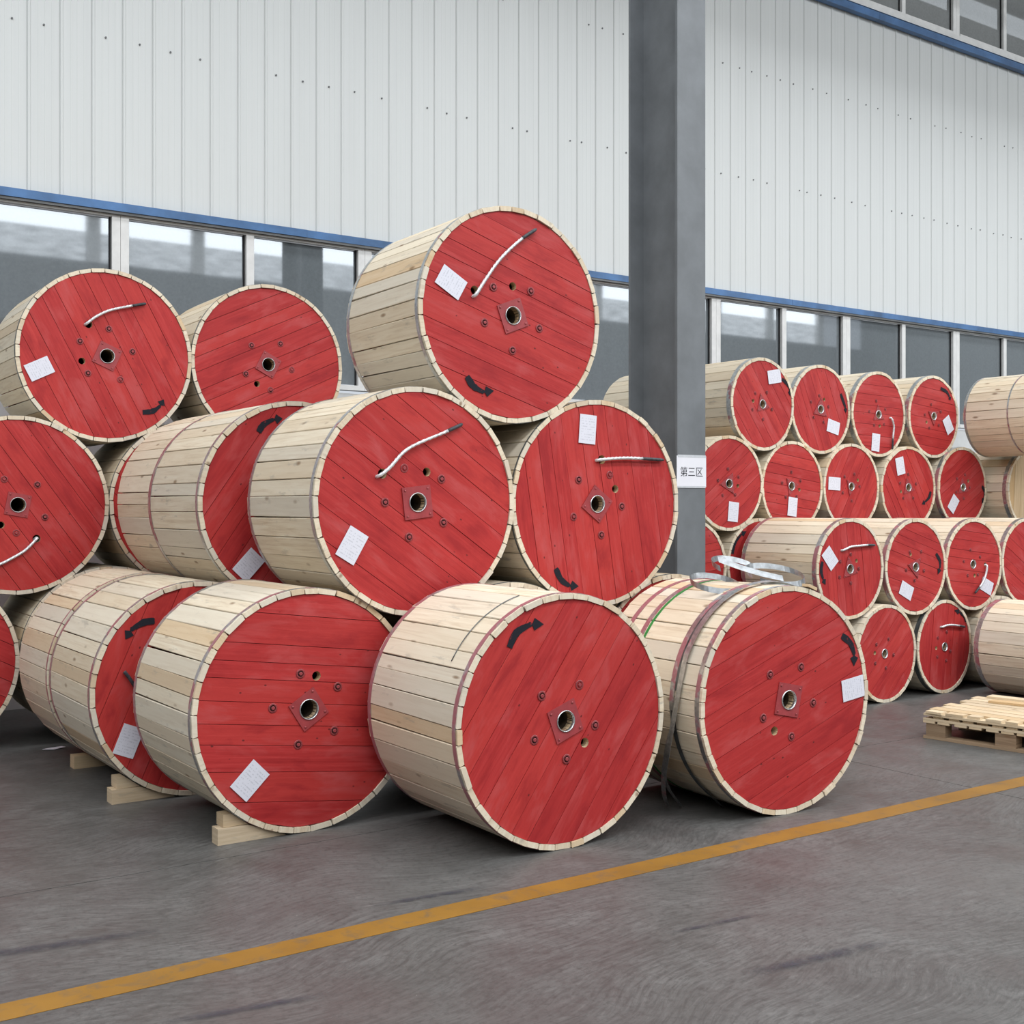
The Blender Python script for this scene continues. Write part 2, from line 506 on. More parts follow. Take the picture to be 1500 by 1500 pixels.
for (x0, y0, x1, y1, w) in [(0.55, 4.62, 1.5, 4.46, 0.10), (1.2, 3.66, 1.75, 3.56, 0.06), (2.95, 2.9, 3.66, 2.82, 0.08), (3.02, 3.345, 3.47, 3.3, 0.04), (2.25, 4.25, 2.78, 4.19, 0.06)]:
    L = math.hypot(x1 - x0, y1 - y0); a = math.atan2(y1 - y0, x1 - x0)
    me = mesh('skid_mark', [(0, -w / 2, 0), (L, -w / 2, 0), (L, w / 2, 0), (0, w / 2, 0)], [(0, 1, 2, 3)], M['skid'], lambda p, co, L=L, w=w: (co.x / L, co.y / w + 0.5))
    put('skid_mark', me, floor, (x0, y0, 0.003), (0, 0, a))

# --- wall cladding
def clad_mat(name, rgb, dirt=0.25):
    m, nt, b = new_mat(name); q = NB(nt)
    o = q.n('ShaderNodeNewGeometry').outputs['Position']
    st = q.noise(q.mapped(o, (9, 9, 0.35)), 1.0, 4, 0.6)
    c = q.mix(q.rng(st, 0.4, 0.75, 0, dirt), (*rgb, 1), tuple(x * 0.84 for x in rgb) + (1,))
    q.l(c, b.inputs['Base Color'])
    b.inputs['Roughness'].default_value = 0.5; b.inputs['Specular IOR Level'].default_value = 0.35
    return m
M['clad'] = clad_mat('white_cladding', (0.655, 0.672, 0.668))
M['frame'] = plain('white_window_frame', (0.74, 0.74, 0.73), 0.4, 0, 0.4, 0.05, 8)
M['blue'] = plain('blue_flashing', (0.062, 0.16, 0.35), 0.4, 0.1, 0.5, 0.22, 2.5)
M['gasket'] = plain('dark_gasket', (0.03, 0.03, 0.032), 0.7, 0, 0.2, 0.1, 8)
M['shade_screw_grey'] = plain('shade_and_screw_grey', (0.16, 0.165, 0.17), 0.6, 0.3, 0.4, 0.15, 5)  # painted shade below the flashing, also the dark screw heads
M['lowwall'] = plain('rendered_low_wall', (0.6, 0.61, 0.61), 0.8, 0, 0.2, 0.06, 3)

def glass_mat(name, rgb, refl=0.16, fk=1.0):
    """opaque pane: grey of sky and dim reflection painted in, under a mirror-like gloss"""
    m, nt, b = new_mat(name); q = NB(nt)
    o = q.n('ShaderNodeNewGeometry').outputs['Position']
    f = q.noise(q.mapped(o, (40, 40, 40)), 1.0, 3, 0.7); g = q.noise(q.mapped(o, (5, 5, 0.6)), 1.0, 3, 0.6)
    c = q.ramp(f, [(0.3, tuple(x * 0.88 for x in rgb)), (0.7, tuple(x * 1.1 for x in rgb))])
    c = q.mix(q.rng(g, 0.45, 0.8, 0, 0.25), c, tuple(x * 1.25 for x in rgb) + (1,))
    q.l(c, b.inputs['Base Color']); b.inputs['Roughness'].default_value = 0.75
    gl = q.n('ShaderNodeBsdfGlossy'); gl.inputs['Roughness'].default_value = 0.03
    gl.inputs['Color'].default_value = (0.9, 0.95, 1, 1)
    mx = q.n('ShaderNodeMixShader')
    fr = q.n('ShaderNodeFresnel'); fr.inputs['IOR'].default_value = 1.5
    q.l(q.math('MULTIPLY_ADD', fr.outputs[0], fk, refl), mx.inputs[0])
    q.l(b.outputs[0], mx.inputs[1]); q.l(gl.outputs[0], mx.inputs[2])
    q.l(mx.outputs[0], nt.nodes['Material Output'].inputs[0])
    return m
M['glass'] = glass_mat('painted_grey_pane', (0.125, 0.145, 0.158))
M['glass_up'] = glass_mat('upper_window_glass', (0.2, 0.21, 0.21), 0.02, 0.25)

PITCH = 0.251
RIB0 = 2.24
def panel_mesh(z0, z1, name='wall_panel'):
    # profile across one rib pitch: flat pan, shallow step, raised rib at the joint
    w = PITCH - 0.0008
    prof = [(0, 0), (0.008, -0.011), (0.024, -0.011), (0.032, 0), (0.085, 0), (0.088, -0.0011), (0.092, -0.0011), (0.095, 0), (0.135, 0), (0.138, -0.0011), (0.142, -0.0011), (0.145, 0), (0.19, 0), (0.193, -0.0011), (0.197, -0.0011), (0.2, 0), (w, 0)]
    n = len(prof); vs = [(x, y, z) for z in (z0, z1) for x, y in prof]
    fs = [(i, i + 1, i + 1 + n, i + n) for i in range(n - 1)]
    b = len(vs)
    vs += [(0, 0.03, z0), (w, 0.03, z0), (w, 0.03, z1), (0, 0.03, z1)]
    fs += [(b + 1, b, b + 3, b + 2), (0, n, b + 3, b), (n - 1, b + 1, b + 2, 2 * n - 1)]
    return mesh(name, vs, fs, M['clad'])

UNIT = 2.266; W0 = 2.97
LOW0, LOW1 = 2.68, 4.02
UP0, UP1 = 8.03, 10.6
wall = tag(empty('wall_back', (0, WALL_Y, 0)), 'white ribbed metal wall behind the drums', None, None, 'structure')
pm = panel_mesh(LOW1 + 0.04, 7.86)
for k in range(-16, 64):
    put('wall_panel', pm, wall, (RIB0 + k * PITCH, 0, 0))
box('wall_core', (X_MIN, X_MAX, 0.035, 0.3, 4.05, 7.95), M['clad'], wall, axis=0)
box('low_wall', (X_MIN, X_MAX, -0.02, 0.3, 0, LOW0 - 0.03), M['lowwall'], wall)
box('wall_head', (X_MIN, X_MAX, 0.0, 0.3, UP1, ROOF_Z), M['clad'], wall)
for nm, x0, x1 in (('wall_end', X_MIN, RIB0 - 16 * PITCH), ('wall_end', RIB0 + 64 * PITCH, X_MAX)):
    box(nm, (x0, x1, 0.0, 0.034, LOW1 + 0.04, 7.9), M['clad'], wall)
# fixing screws in two rows, a few pixels each
vs, fs = [], []
rs = random.Random(3)
for z in (5.46, 6.74):
    for k in range(-8, 60):
        if rs.random() < 0.3: continue
        x = RIB0 + k * PITCH + 0.12 + rs.uniform(-0.06, 0.06); zz = z + rs.uniform(-0.008, 0.008)
        b = len(vs); r = 0.0085
        ring = [(math.cos(a * math.pi / 3), math.sin(a * math.pi / 3)) for a in range(6)]
        vs += [(x + r * c, 0, zz + r * s) for c, s in ring] + [(x + r * c, -0.009, zz + r * s) for c, s in ring]
        fs += [tuple(range(b + 6, b + 12))] + [(b + i, b + (i + 1) % 6, b + 6 + (i + 1) % 6, b + 6 + i) for i in range(6)]
tag(put('screws', mesh('screws', vs, fs, M['shade_screw_grey']), wall), None, None, None, 'stuff')

def window(n, k, z0, z1, glass, upper):
    """one frame of two panes between two posts"""
    x0 = W0 + k * UNIT
    w = tag(empty('window_%d' % n, (x0, WALL_Y, 0)), None, None, None, 'structure')
    y0, y1 = -0.035, 0.06
    box('window_post', (0.0015, 0.07, y0, y1, z0, z1), M['frame'], w)
    box('window_post', (UNIT - 0.07, UNIT - 0.0015, y0, y1, z0, z1), M['frame'], w)
    box('mullion', (UNIT / 2 - 0.036, UNIT / 2 + 0.036, y0, y1, z0 + 0.045, z1 - 0.03), M['frame'], w)
    box('window_sill', (0.07, UNIT - 0.07, y0 - 0.01, y1, z0, z0 + 0.045), M['frame'], w, axis=0)
    box('window_head', (0.07, UNIT - 0.07, y0, y1, z1 - 0.03, z1), M['frame'], w, axis=0)
    for a, b in ((0.07, UNIT / 2 - 0.036), (UNIT / 2 + 0.036, UNIT - 0.07)):
        p = box('window_pane', (a + 0.012, b - 0.012, 0.016, 0.022, z0 + 0.055, z1 - 0.036), glass, w)
        box('gasket', (a, a + 0.011, 0.0, 0.03, z0 + 0.045, z1 - 0.03), M['gasket'], w)
        box('gasket', (b - 0.011, b, 0.0, 0.03, z0 + 0.045, z1 - 0.03), M['gasket'], w)
    return w
wn = 0
for k in range(-2, 8):
    wn += 1; tag(window(wn, k, LOW0, LOW1, M['glass'], False), 'two-pane white-framed window %d in the long low window band' % wn)
for k in range(2, 8):
    wn += 1; tag(window(wn, k, UP0, UP1, M['glass_up'], True), 'two-pane white-framed window %d in the high window band' % wn)
box('wall_band', (X_MIN, W0 - 2 * UNIT, 0.0, 0.3, LOW0 - 0.03, LOW1 + 0.04), M['clad'], wall)
box('wall_band', (W0 + 8 * UNIT, X_MAX, 0.0, 0.3, LOW0 - 0.03, LOW1 + 0.04), M['clad'], wall)
box('wall_band', (X_MIN, W0 + 2 * UNIT, 0.0, 0.3, UP0 - 0.1, UP1), M['clad'], wall)
box('wall_band', (W0 + 8 * UNIT, X_MAX, 0.0, 0.3, UP0 - 0.1, UP1), M['clad'], wall)

# blue flashings
t1 = tag(empty('trim_1', (0, WALL_Y, 0)), 'blue metal flashing above the low window band', None, None, 'structure')
for x0, x1 in ((-4, 1.2), (1.2, 4.63), (4.63, 11.0), (11.0, 19.0)):
    box('flashing', (x0, x1 - 0.004, -0.075 - (0.006 if x0 == 1.2 else 0), -0.02, 4.03, 4.098), M['blue'], t1, axis=0)
box('flashing_shade', (-4, 19, -0.07, 0.02, 4.008, 4.03), M['shade_screw_grey'], t1)  # dark strip added as the shade below the flashing
t2 = tag(empty('trim_2', (0, WALL_Y, 0)), 'blue metal flashing under the high window band', None, None, 'structure')
prism = [(-0.02, 7.84), (-0.02, 7.965), (-0.1, 7.93), (-0.1, 7.84)]
for x0, x1 in ((5, 12.6), (12.6, 20.0)):
    vs = [(x, y, z) for x in (x0, x1 - 0.004) for y, z in prism]
    put('flashing', mesh('flashing', vs, [(0, 1, 2, 3), (7, 6, 5, 4), (0, 4, 5, 1), (1, 5, 6, 2), (2, 6, 7, 3), (3, 7, 4, 0)], M['blue']), t2)
box('sill_strip', (5, 20, -0.06, 0.0, 7.97, 8.03), M['frame'], t2)

# --- opposite wall, ends and roof: out of view, they close the hall and are mirrored in the panes
M['backclad'] = clad_mat('grey_cladding', (0.2, 0.205, 0.205))  # coloured dark so the panes mirror an unlit wall and roof
M['roofing'] = clad_mat('grey_roof_sheet', (0.3, 0.3, 0.3))
wf = tag(empty('wall_front', (0, FRONT_Y, 0)), 'grey opposite wall of the hall behind the viewer', None, None, 'structure')
box('cladding', (X_MIN, X_MAX, -0.3, 0, 0, 8.4), M['backclad'], wf)
box('cladding_head', (X_MIN, X_MAX, -0.3, 0, 10.7, ROOF_Z), M['backclad'], wf)
m, nt, b = new_mat('daylit_pane'); q = NB(nt)
b.inputs['Base Color'].default_value = (0.2, 0.2, 0.2, 1)
b.inputs['Emission Color'].default_value = (0.93, 0.97, 1, 1); b.inputs['Emission Strength'].default_value = WINDOW_GLOW
M['daylight'] = m
m, nt, b = new_mat('frosted_daylit_pane'); q = NB(nt)
b.inputs['Base Color'].default_value = (0.2, 0.2, 0.2, 1)
wv = q.noise(q.mapped(q.n('ShaderNodeNewGeometry').outputs['Position'], (2, 2, 16)), 1.0, 3, 0.6)
b.inputs['Emission Color'].default_value = (0.93, 0.97, 1, 1); q.l(q.rng(wv, 0.3, 0.7, WINDOW_GLOW * 0.15, WINDOW_GLOW * 0.5), b.inputs['Emission Strength'])
M['frosted'] = m
x = X_MIN + 0.6
while x < X_MAX - 3.4:
    for nm_, z0_, z1_, mt_ in (('clerestory_pane', 9.25, 10.65, 'daylight'), ('frosted_pane', 8.45, 9.22, 'frosted')):
        put(nm_, mesh(nm_, [(x, -0.1, z0_), (x + 2.6, -0.1, z0_), (x + 2.6, -0.1, z1_), (x, -0.1, z1_)], [(3, 2, 1, 0)], M[mt_]), wf)
    box('clerestory_post', (x + 2.62, x + 2.98, -0.25, 0.05, 8.4, 10.7), M['frame'], wf)
    x += 3.0
for nm, x0, x1 in (('wall_left', X_MIN - 0.3, X_MIN), ('wall_right', X_MAX, X_MAX + 0.3)):
    tag(box(nm, (x0, x1, FRONT_Y, WALL_Y, 0, ROOF_Z), M['backclad']), 'grey end wall of the hall', None, None, 'structure')
tag(box('ceiling', (X_MIN - 0.3, X_MAX + 0.3, FRONT_Y - 0.3, WALL_Y + 0.3, ROOF_Z, ROOF_Z + 0.2), M['roofing']), 'pale roof sheeting of the hall', None, None, 'structure')

# --- steel column
M['col'] = plain('grey_column_paint', (0.165, 0.178, 0.192), 0.5, 0.0, 0.45, 0.1, 3.5)
cx0, cx1, cy0, cy1 = 5.979, 6.259, 6.5, 7.05
column = tag(empty('steel_column', ((cx0 + cx1) / 2, cy0, 0)), 'tall grey steel I-section column between the two drum stacks', 'column', None, 'structure')
hw = (cx1 - cx0) / 2
box('flange', (-hw, hw, 0, 0.022, 0.02, ROOF_Z), M['col'], column)
box('flange', (-hw, hw, cy1 - cy0 - 0.022, cy1 - cy0, 0.02, ROOF_Z), M['col'], column)
box('web', (-0.007, 0.007, 0.022, cy1 - cy0 - 0.022, 0.02, ROOF_Z), M['col'], column)
box('base_plate', (-hw - 0.06, hw + 0.06, -0.06, cy1 - cy0 + 0.06, 0.001, 0.03), M['col'], column)
# crane runway girder carried by the columns, above the view
g = tag(empty('crane_girder', (0, 7.4, 9.1)), 'grey crane runway girder above the drum stacks', 'girder', None, 'structure')
box('girder_web', (X_MIN, X_MAX, 0.14, 0.16, 0, 0.8), M['col'], g)
box('girder_flange', (X_MIN, X_MAX, 0, 0.3, 0.8, 0.83), M['col'], g)
box('girder_flange', (X_MIN, X_MAX, 0, 0.3, -0.03, 0), M['col'], g)

# zone sign on the column
sx0, sx1, sz0, sz1 = 5.97, 6.264, 1.746, 1.974
sign = tag(empty('paper_sign', (sx0, cy0 - 0.002, sz0)), 'white paper sign with three black Chinese characters taped to the column', 'sign')
W_, H_ = sx1 - sx0, sz1 - sz0
box('sheet', (0, W_, -0.0015, 0, 0, H_), M['white'], sign)
tc = bpy.data.curves.new('sign_text', 'FONT')
tc.body = '\u7b2c\u4e09\u533a'; tc.size = 0.077; tc.align_x = 'CENTER'; tc.align_y = 'CENTER'
to = bpy.data.objects.new('sign_text', tc); col.objects.link(to)
bpy.context.view_layer.update()
tm = bpy.data.meshes.new_from_object(to.evaluated_get(bpy.context.evaluated_depsgraph_get()))
bpy.data.objects.remove(to)
tm.materials.clear(); tm.materials.append(M['ink'])
put('characters', tm, sign, (W_ * 0.5, -0.0022, H_ * 0.46), (math.radians(90), 0, 0))
print('SIGN TEXT verts', len(tm.vertices), [round(v, 3) for v in (min(v.co.x for v in tm.vertices), max(v.co.x for v in tm.vertices))] if len(tm.vertices) else '')
M['tapeclear'] = plain('glossy_clear_tape', (0.62, 0.64, 0.68), 0.15, 0, 0.6, 0.05, 30)
box('tape_strip', (0.01, W_ - 0.004, -0.0022, -0.0006, H_ - 0.012, H_ + 0.007), M['tapeclear'], sign)
box('tape_strip', (0.006, W_ - 0.006, -0.0022, -0.0006, -0.008, 0.006), M['tapeclear'], sign)

# ------------------------------------------------------------------ cable drums
# every drum: p = X, Y, Z of the front face's centre, radius, yaw; the rest in metres on the face (right, up) from its centre
SPEC={
'A':{'p':[2.397,8.355,2.641,0.596,-0.98],'bore':[(0.002,-0.004)],'bolts':[(0.014,0.185),(-0.179,0.085),(0.176,0.039),(0.093,-0.161),(-0.126,-0.13)],'hole':[(-0.167,-0.049)],'plate':[(-0.04,0.103),(0.104,0.043),(0.039,-0.103),(-0.104,-0.042)],'exit':[(-0.122,0.204)],'cable':[(-0.138,0.207),(-0.076,0.259),(0.016,0.31),(0.151,0.351),(0.265,0.38)],'label':[(-0.54,-0.103),(-0.398,-0.031),(-0.345,-0.132),(-0.486,-0.212)],'arrow':[(0.246,-0.381),(0.317,-0.369),(0.366,-0.333),(0.395,-0.283)],'ba':-62.5},
'B':{'p':[3.588,8.349,2.658,0.5949,-0.96],'bore':[(-0.008,0.0)],'bolts':[(-0.139,0.133),(0.089,0.162),(0.179,-0.027),(0.01,-0.189),(-0.182,-0.079)],'hole':[(-0.096,-0.149)],'plate':[(-0.042,0.096),(0.101,0.026),(0.03,-0.109),(-0.107,-0.034)],'ba':25.0},
'C':{'p':[1.818,8.347,1.61,0.591,-0.32],'bore':[(-0.002,0.002)],'bolts':[(-0.086,0.17),(0.121,0.136),(0.169,-0.08),(-0.012,-0.184)],'hole':[(-0.107,-0.131)],'plate':[(-0.063,0.085),(0.089,0.054),(0.061,-0.091),(-0.084,-0.059)],'exit':[(0.115,-0.223)],'cable':[(0.113,-0.223),(0.039,-0.299),(-0.046,-0.351),(-0.113,-0.385),(-0.172,-0.402)],'ba':-54.4},
'E':{'p':[3.141,5.382,1.626,0.5962,-0.73],'bore':[(-0.007,-0.004)],'bolts':[(-0.084,0.172),(0.139,0.119),(0.151,-0.11),(-0.056,-0.184),(-0.195,-0.004)],'hole':[(0.05,0.155)],'plate':[(-0.1,0.073),(0.066,0.087),(0.088,-0.069),(-0.086,-0.097)],'exit':[(-0.21,0.142)],'cable':[(-0.234,0.132),(-0.178,0.175),(-0.07,0.274),(0.143,0.363),(0.258,0.412)],'label':[(-0.389,-0.12),(-0.293,-0.181),(-0.377,-0.322),(-0.477,-0.26)],'ba':-34.5},
'T':{'p':[3.748,5.394,2.653,0.594,-1.05],'bore':[(-0.003,-0.004)],'bolts':[(-0.128,0.141),(0.118,0.143),(0.176,-0.059),(-0.003,-0.195),(-0.185,-0.057)],'hole':[(-0.001,0.158)],'plate':[(-0.11,0.049),(0.038,0.101),(0.097,-0.045),(-0.052,-0.109)],'exit':[(-0.247,0.111)],'cable':[(-0.252,0.084),(-0.205,0.155),(-0.1,0.291),(0.03,0.41),(0.145,0.488)],'label':[(-0.441,0.23),(-0.296,0.146),(-0.353,0.045),(-0.499,0.133)],'arrow':[(-0.298,-0.355),(-0.257,-0.405),(-0.195,-0.433),(-0.126,-0.423)],'ba':-17.6},
'G':{'p':[4.332,5.374,1.618,0.5962,-2.0],'bore':[(-0.01,-0.003)],'bolts':[(-0.139,0.135),(0.083,0.166),(0.171,-0.017),(0.022,-0.182),(-0.175,-0.076)],'hole':[(0.123,0.085)],'plate':[(-0.033,0.102),(0.099,0.012),(0.005,-0.117),(-0.124,-0.017)],'exit':[(0.025,0.253)],'cable':[(-0.005,0.25),(0.076,0.259),(0.18,0.265),(0.285,0.265),(0.473,0.26)],'label':[(-0.133,0.511),(-0.013,0.508),(-0.025,0.337),(-0.143,0.344)],'arrow':[(-0.299,-0.366),(-0.263,-0.429),(-0.209,-0.465),(-0.14,-0.472)],'ba':-81.1},
'I':{'p':[2.532,5.403,0.6,0.5984,0.31],'bore':[(-0.003,0.003)],'bolts':[(-0.046,0.181),(0.156,0.1),(0.137,-0.118),(-0.059,-0.165),(-0.192,0.026)],'hole':[(0.04,0.163)],'plate':[(0.022,0.104),(0.109,-0.024),(-0.025,-0.109),(-0.11,0.025)],'label':[(-0.29,-0.209),(-0.211,-0.292),(-0.328,-0.406),(-0.412,-0.323)],'ba':-6.9},
'J':{'p':[3.39,4.448,0.598,0.5971,-0.99],'bore':[(-0.003,0.0)],'bolts':[(0.081,0.162),(0.174,-0.038),(0.005,-0.179),(-0.178,-0.07),(-0.136,0.129)],'hole':[(0.112,-0.114)],'plate':[(0.044,0.096),(-0.11,0.049),(-0.048,-0.104),(0.108,-0.049)],'arrow':[(-0.316,0.364),(-0.278,0.428),(-0.199,0.463),(-0.126,0.459)],'ba':54.5},
'K':{'p':[4.724,4.293,0.593,0.593,-3.37],'bore':[(0.003,0.001)],'bolts':[(-0.124,0.141),(0.095,0.165),(0.183,-0.03),(0.026,-0.193),(-0.171,-0.078)],'hole':[(-0.093,-0.152)],'plate':[(-0.07,0.094),(0.098,0.053),(0.066,-0.098),(-0.103,-0.068)],'label':[(0.382,0.069),(0.559,0.094),(0.574,-0.023),(0.4,-0.045)],'arrow':[(0.396,0.313),(0.46,0.269),(0.49,0.209),(0.488,0.142)],'ba':21.0},
'r1a':{'p':[7.636,7.222,2.482,0.4011,1.95],'bore':[(-0.008,-0.001)],'bolts':[(-0.097,0.088),(0.051,0.104),(0.114,-0.04),(0.002,-0.131),(-0.132,-0.054)],'hole':[(-0.123,0.021)],'tri':[(-0.028,0.083),(-0.077,-0.079),(0.083,-0.029)],'label':[(0.041,0.289),(0.227,0.321),(0.242,0.206),(0.066,0.168)],'arrow':[(0.246,0.232),(0.325,0.184),(0.347,0.147),(0.354,0.085)],'ba':-52.2},
'r1b':{'p':[8.434,7.27,2.477,0.4015,0.92],'bore':[(-0.01,0.001)],'bolts':[(-0.136,0.06),(-0.024,0.122),(0.101,0.028),(-0.102,-0.077),(0.035,-0.114)],'hole':[(0.044,0.092)],'tri':[(-0.013,0.111),(-0.117,-0.037),(0.069,-0.063)],'label':[(0.095,-0.079),(0.258,-0.115),(0.24,-0.227),(0.065,-0.187)],'arrow':[(0.269,0.156),(0.312,0.078),(0.335,0.039),(0.343,-0.016)],'ba':-65.3},
'r1c':{'p':[9.235,7.267,2.468,0.4006,1.25],'bore':[(-0.009,-0.003)],'bolts':[(-0.036,0.124),(-0.141,0.019),(0.098,0.051),(-0.069,-0.106),(0.078,-0.092)],'hole':[(0.013,-0.11)],'tri':[(-0.028,0.088),(-0.098,-0.053),(0.07,-0.041)],'cable':[(0.169,-0.031),(0.198,-0.098),(0.194,-0.16),(0.186,-0.212),(0.186,-0.326)],'label':[(-0.112,-0.179),(0.024,-0.185),(0.008,-0.357),(-0.12,-0.345)],'ba':-1.5},
'r1d':{'p':[10.036,7.244,2.477,0.4007,0.79],'bore':[(-0.006,0.006)],'bolts':[(-0.041,0.118),(0.113,0.054),(-0.14,0.013),(0.082,-0.079),(-0.071,-0.112)],'hole':[(-0.111,-0.057)],'tri':[(-0.088,0.055),(0.074,0.068),(-0.006,-0.08)],'label':[(0.128,-0.026),(0.238,0.027),(0.325,-0.113),(0.226,-0.173)],'arrow':[(0.11,0.284),(0.202,0.257),(0.247,0.216),(0.27,0.175)],'ba':-5.3},
'r2a':{'p':[7.22,7.213,1.796,0.4013,-0.44],'bore':[(-0.003,-0.003)],'bolts':[(-0.01,0.12),(0.111,0.053),(-0.125,0.023),(-0.073,-0.102),(0.073,-0.097)],'hole':[(0.104,-0.021)],'tri':[(0.032,0.082),(-0.107,-0.006),(0.058,-0.101)],'label':[(-0.008,-0.149),(0.118,-0.161),(0.1,-0.33),(-0.019,-0.319)],'ba':36.7},
'r2b':{'p':[8.025,7.238,1.778,0.4001,0.99],'bore':[(-0.018,0.002)],'bolts':[(-0.015,0.125),(-0.134,0.028),(0.103,0.05),(-0.086,-0.094),(0.053,-0.089)],'hole':[(0.09,-0.028)],'tri':[(-0.082,0.059),(0.082,0.018),(-0.054,-0.08)],'label':[(-0.057,-0.091),(0.065,-0.101),(0.046,-0.27),(-0.072,-0.257)],'ba':-7.3},
'r2c':{'p':[8.828,7.25,1.779,0.4005,1.27],'bore':[(-0.01,0.005)],'bolts':[(-0.1,0.094),(0.04,0.12),(0.113,0.006),(-0.0,-0.126),(-0.125,-0.052)],'hole':[(0.088,0.066)],'tri':[(-0.069,0.054),(0.088,0.016),(-0.028,-0.082)],'label':[(-0.329,0.09),(-0.162,0.083),(-0.171,-0.033),(-0.329,-0.024)],'ba':57.9},
'r2d':{'p':[9.638,7.238,1.776,0.4003,-1.18],'bore':[(-0.006,0.008)],'bolts':[(-0.006,0.133),(-0.123,0.047),(0.11,0.042),(0.07,-0.094),(-0.078,-0.095)],'hole':[(-0.11,-0.033)],'tri':[(-0.03,0.098),(0.074,-0.021),(-0.078,-0.069)],'label':[(-0.202,0.277),(-0.086,0.306),(-0.05,0.145),(-0.161,0.112)],'arrow':[(0.329,-0.03),(0.304,-0.088),(0.254,-0.125),(0.197,-0.154)],'ba':-58.0},
'r2e':{'p':[10.447,7.209,1.79,0.4006,0.44],'bore':[(0.003,0.001)],'bolts':[(0.043,0.125),(-0.092,0.086),(0.118,0.001),(0.021,-0.107),(-0.101,-0.046)],'hole':[(0.094,0.066)],'tri':[(0.012,0.106),(0.094,-0.012),(-0.069,-0.057)],'label':[(-0.146,-0.065),(-0.055,-0.129),(-0.159,-0.262),(-0.253,-0.195)],'arrow':[(0.33,0.017),(0.371,-0.043),(0.362,-0.098),(0.319,-0.165)],'ba':29.9},
'r3a':{'p':[7.66,6.301,1.103,0.403,-0.39],'bore':[(-0.011,-0.0)],'bolts':[(0.002,0.116),(-0.123,0.062),(0.099,0.0),(-0.131,-0.062),(0.004,-0.114)],'hole':[(0.073,0.062)],'tri':[(-0.027,0.082),(0.099,-0.035),(-0.092,-0.072)],'cable':[(-0.102,0.153),(-0.019,0.178),(0.073,0.183),(0.166,0.187),(0.279,0.184)],'label':[(-0.345,0.107),(-0.259,0.194),(-0.149,0.068),(-0.233,-0.007)],'arrow':[(-0.332,0.067),(-0.347,-0.004),(-0.327,-0.064),(-0.297,-0.117)],'ba':-82.9},
'r3b':{'p':[8.479,6.292,1.097,0.4011,-0.17],'bore':[(-0.012,-0.002)],'bolts':[(0.067,0.124),(-0.084,0.124),(-0.129,-0.024),(0.105,-0.037),(-0.02,-0.115)],'hole':[(-0.072,0.105)],'tri':[(0.067,0.084),(-0.106,0.024),(0.023,-0.089)],'label':[(-0.183,-0.106),(-0.026,-0.179),(-0.084,-0.286),(-0.234,-0.207)],'arrow':[(0.267,0.103),(0.318,0.041),(0.321,-0.015),(0.291,-0.076)],'ba':-15.9},
'r3c':{'p':[9.29,6.296,1.094,0.4003,-1.13],'bore':[(-0.012,0.002)],'bolts':[(-0.049,0.127),(0.088,0.063),(-0.144,0.03),(-0.089,-0.095),(0.056,-0.092)],'hole':[(0.01,-0.098)],'exit':[(0.16,-0.006)],'cable':[(0.16,-0.012),(0.144,-0.079),(0.113,-0.136),(0.072,-0.183),(-0.006,-0.251)],'label':[(0.125,-0.113),(0.283,-0.181),(0.235,-0.285),(0.072,-0.208)],'ba':-6.1},
'r4a':{'p':[8.078,6.277,0.399,0.3997,2.39],'bore':[(-0.027,0.002)],'bolts':[(0.025,0.117),(-0.137,0.084),(0.092,-0.016),(-0.011,-0.116),(-0.153,-0.068)],'hole':[(-0.158,0.016)],'ba':41.9},
'r4b':{'p':[8.893,6.309,0.4,0.3996,2.2],'bore':[(-0.001,-0.003)],'bolts':[(0.03,0.124),(-0.103,0.08),(0.083,-0.045),(0.022,-0.122),(-0.109,-0.081)],'hole':[(-0.126,-0.005)],'cable':[(-0.057,0.173),(-0.005,0.183),(0.066,0.183),(0.172,0.171),(0.279,0.152)],'arrow':[(0.319,0.196),(0.297,0.239),(0.225,0.282),(0.14,0.304)],'ba':83.4},
'H':{'p':[2.356,6.456,0.592,0.5923,-0.01],'label':[(-0.397,-0.155),(-0.312,-0.205),(-0.373,-0.353),(-0.477,-0.298)],'arrow':[(-0.247,0.386),(-0.306,0.381),(-0.373,0.347),(-0.406,0.295)],'cable':[(-0.416,0.125),(-0.389,0.086),(-0.364,0.046),(-0.331,-0.0)],'ba':66.2},
'D':{'p':[2.946,6.457,1.621,0.5945,-0.0],'label':[(-0.397,-0.374),(-0.282,-0.253),(-0.199,-0.339),(-0.31,-0.452)],'arrow':[(-0.236,0.406),(-0.207,0.45),(-0.148,0.482),(-0.089,0.49)],'ba':54.9},
'M':{'p':[1.23,8.328,0.592,0.5923,-0.31]},
'D3':{'p':[3.006,8.347,1.618,0.5946,-0.0]},
'N':{'p':[3.732,5.394,0.592,0.5926,-0.0]},
'Q':{'p':[4.938,5.411,0.595,0.5946,0.0]},
}

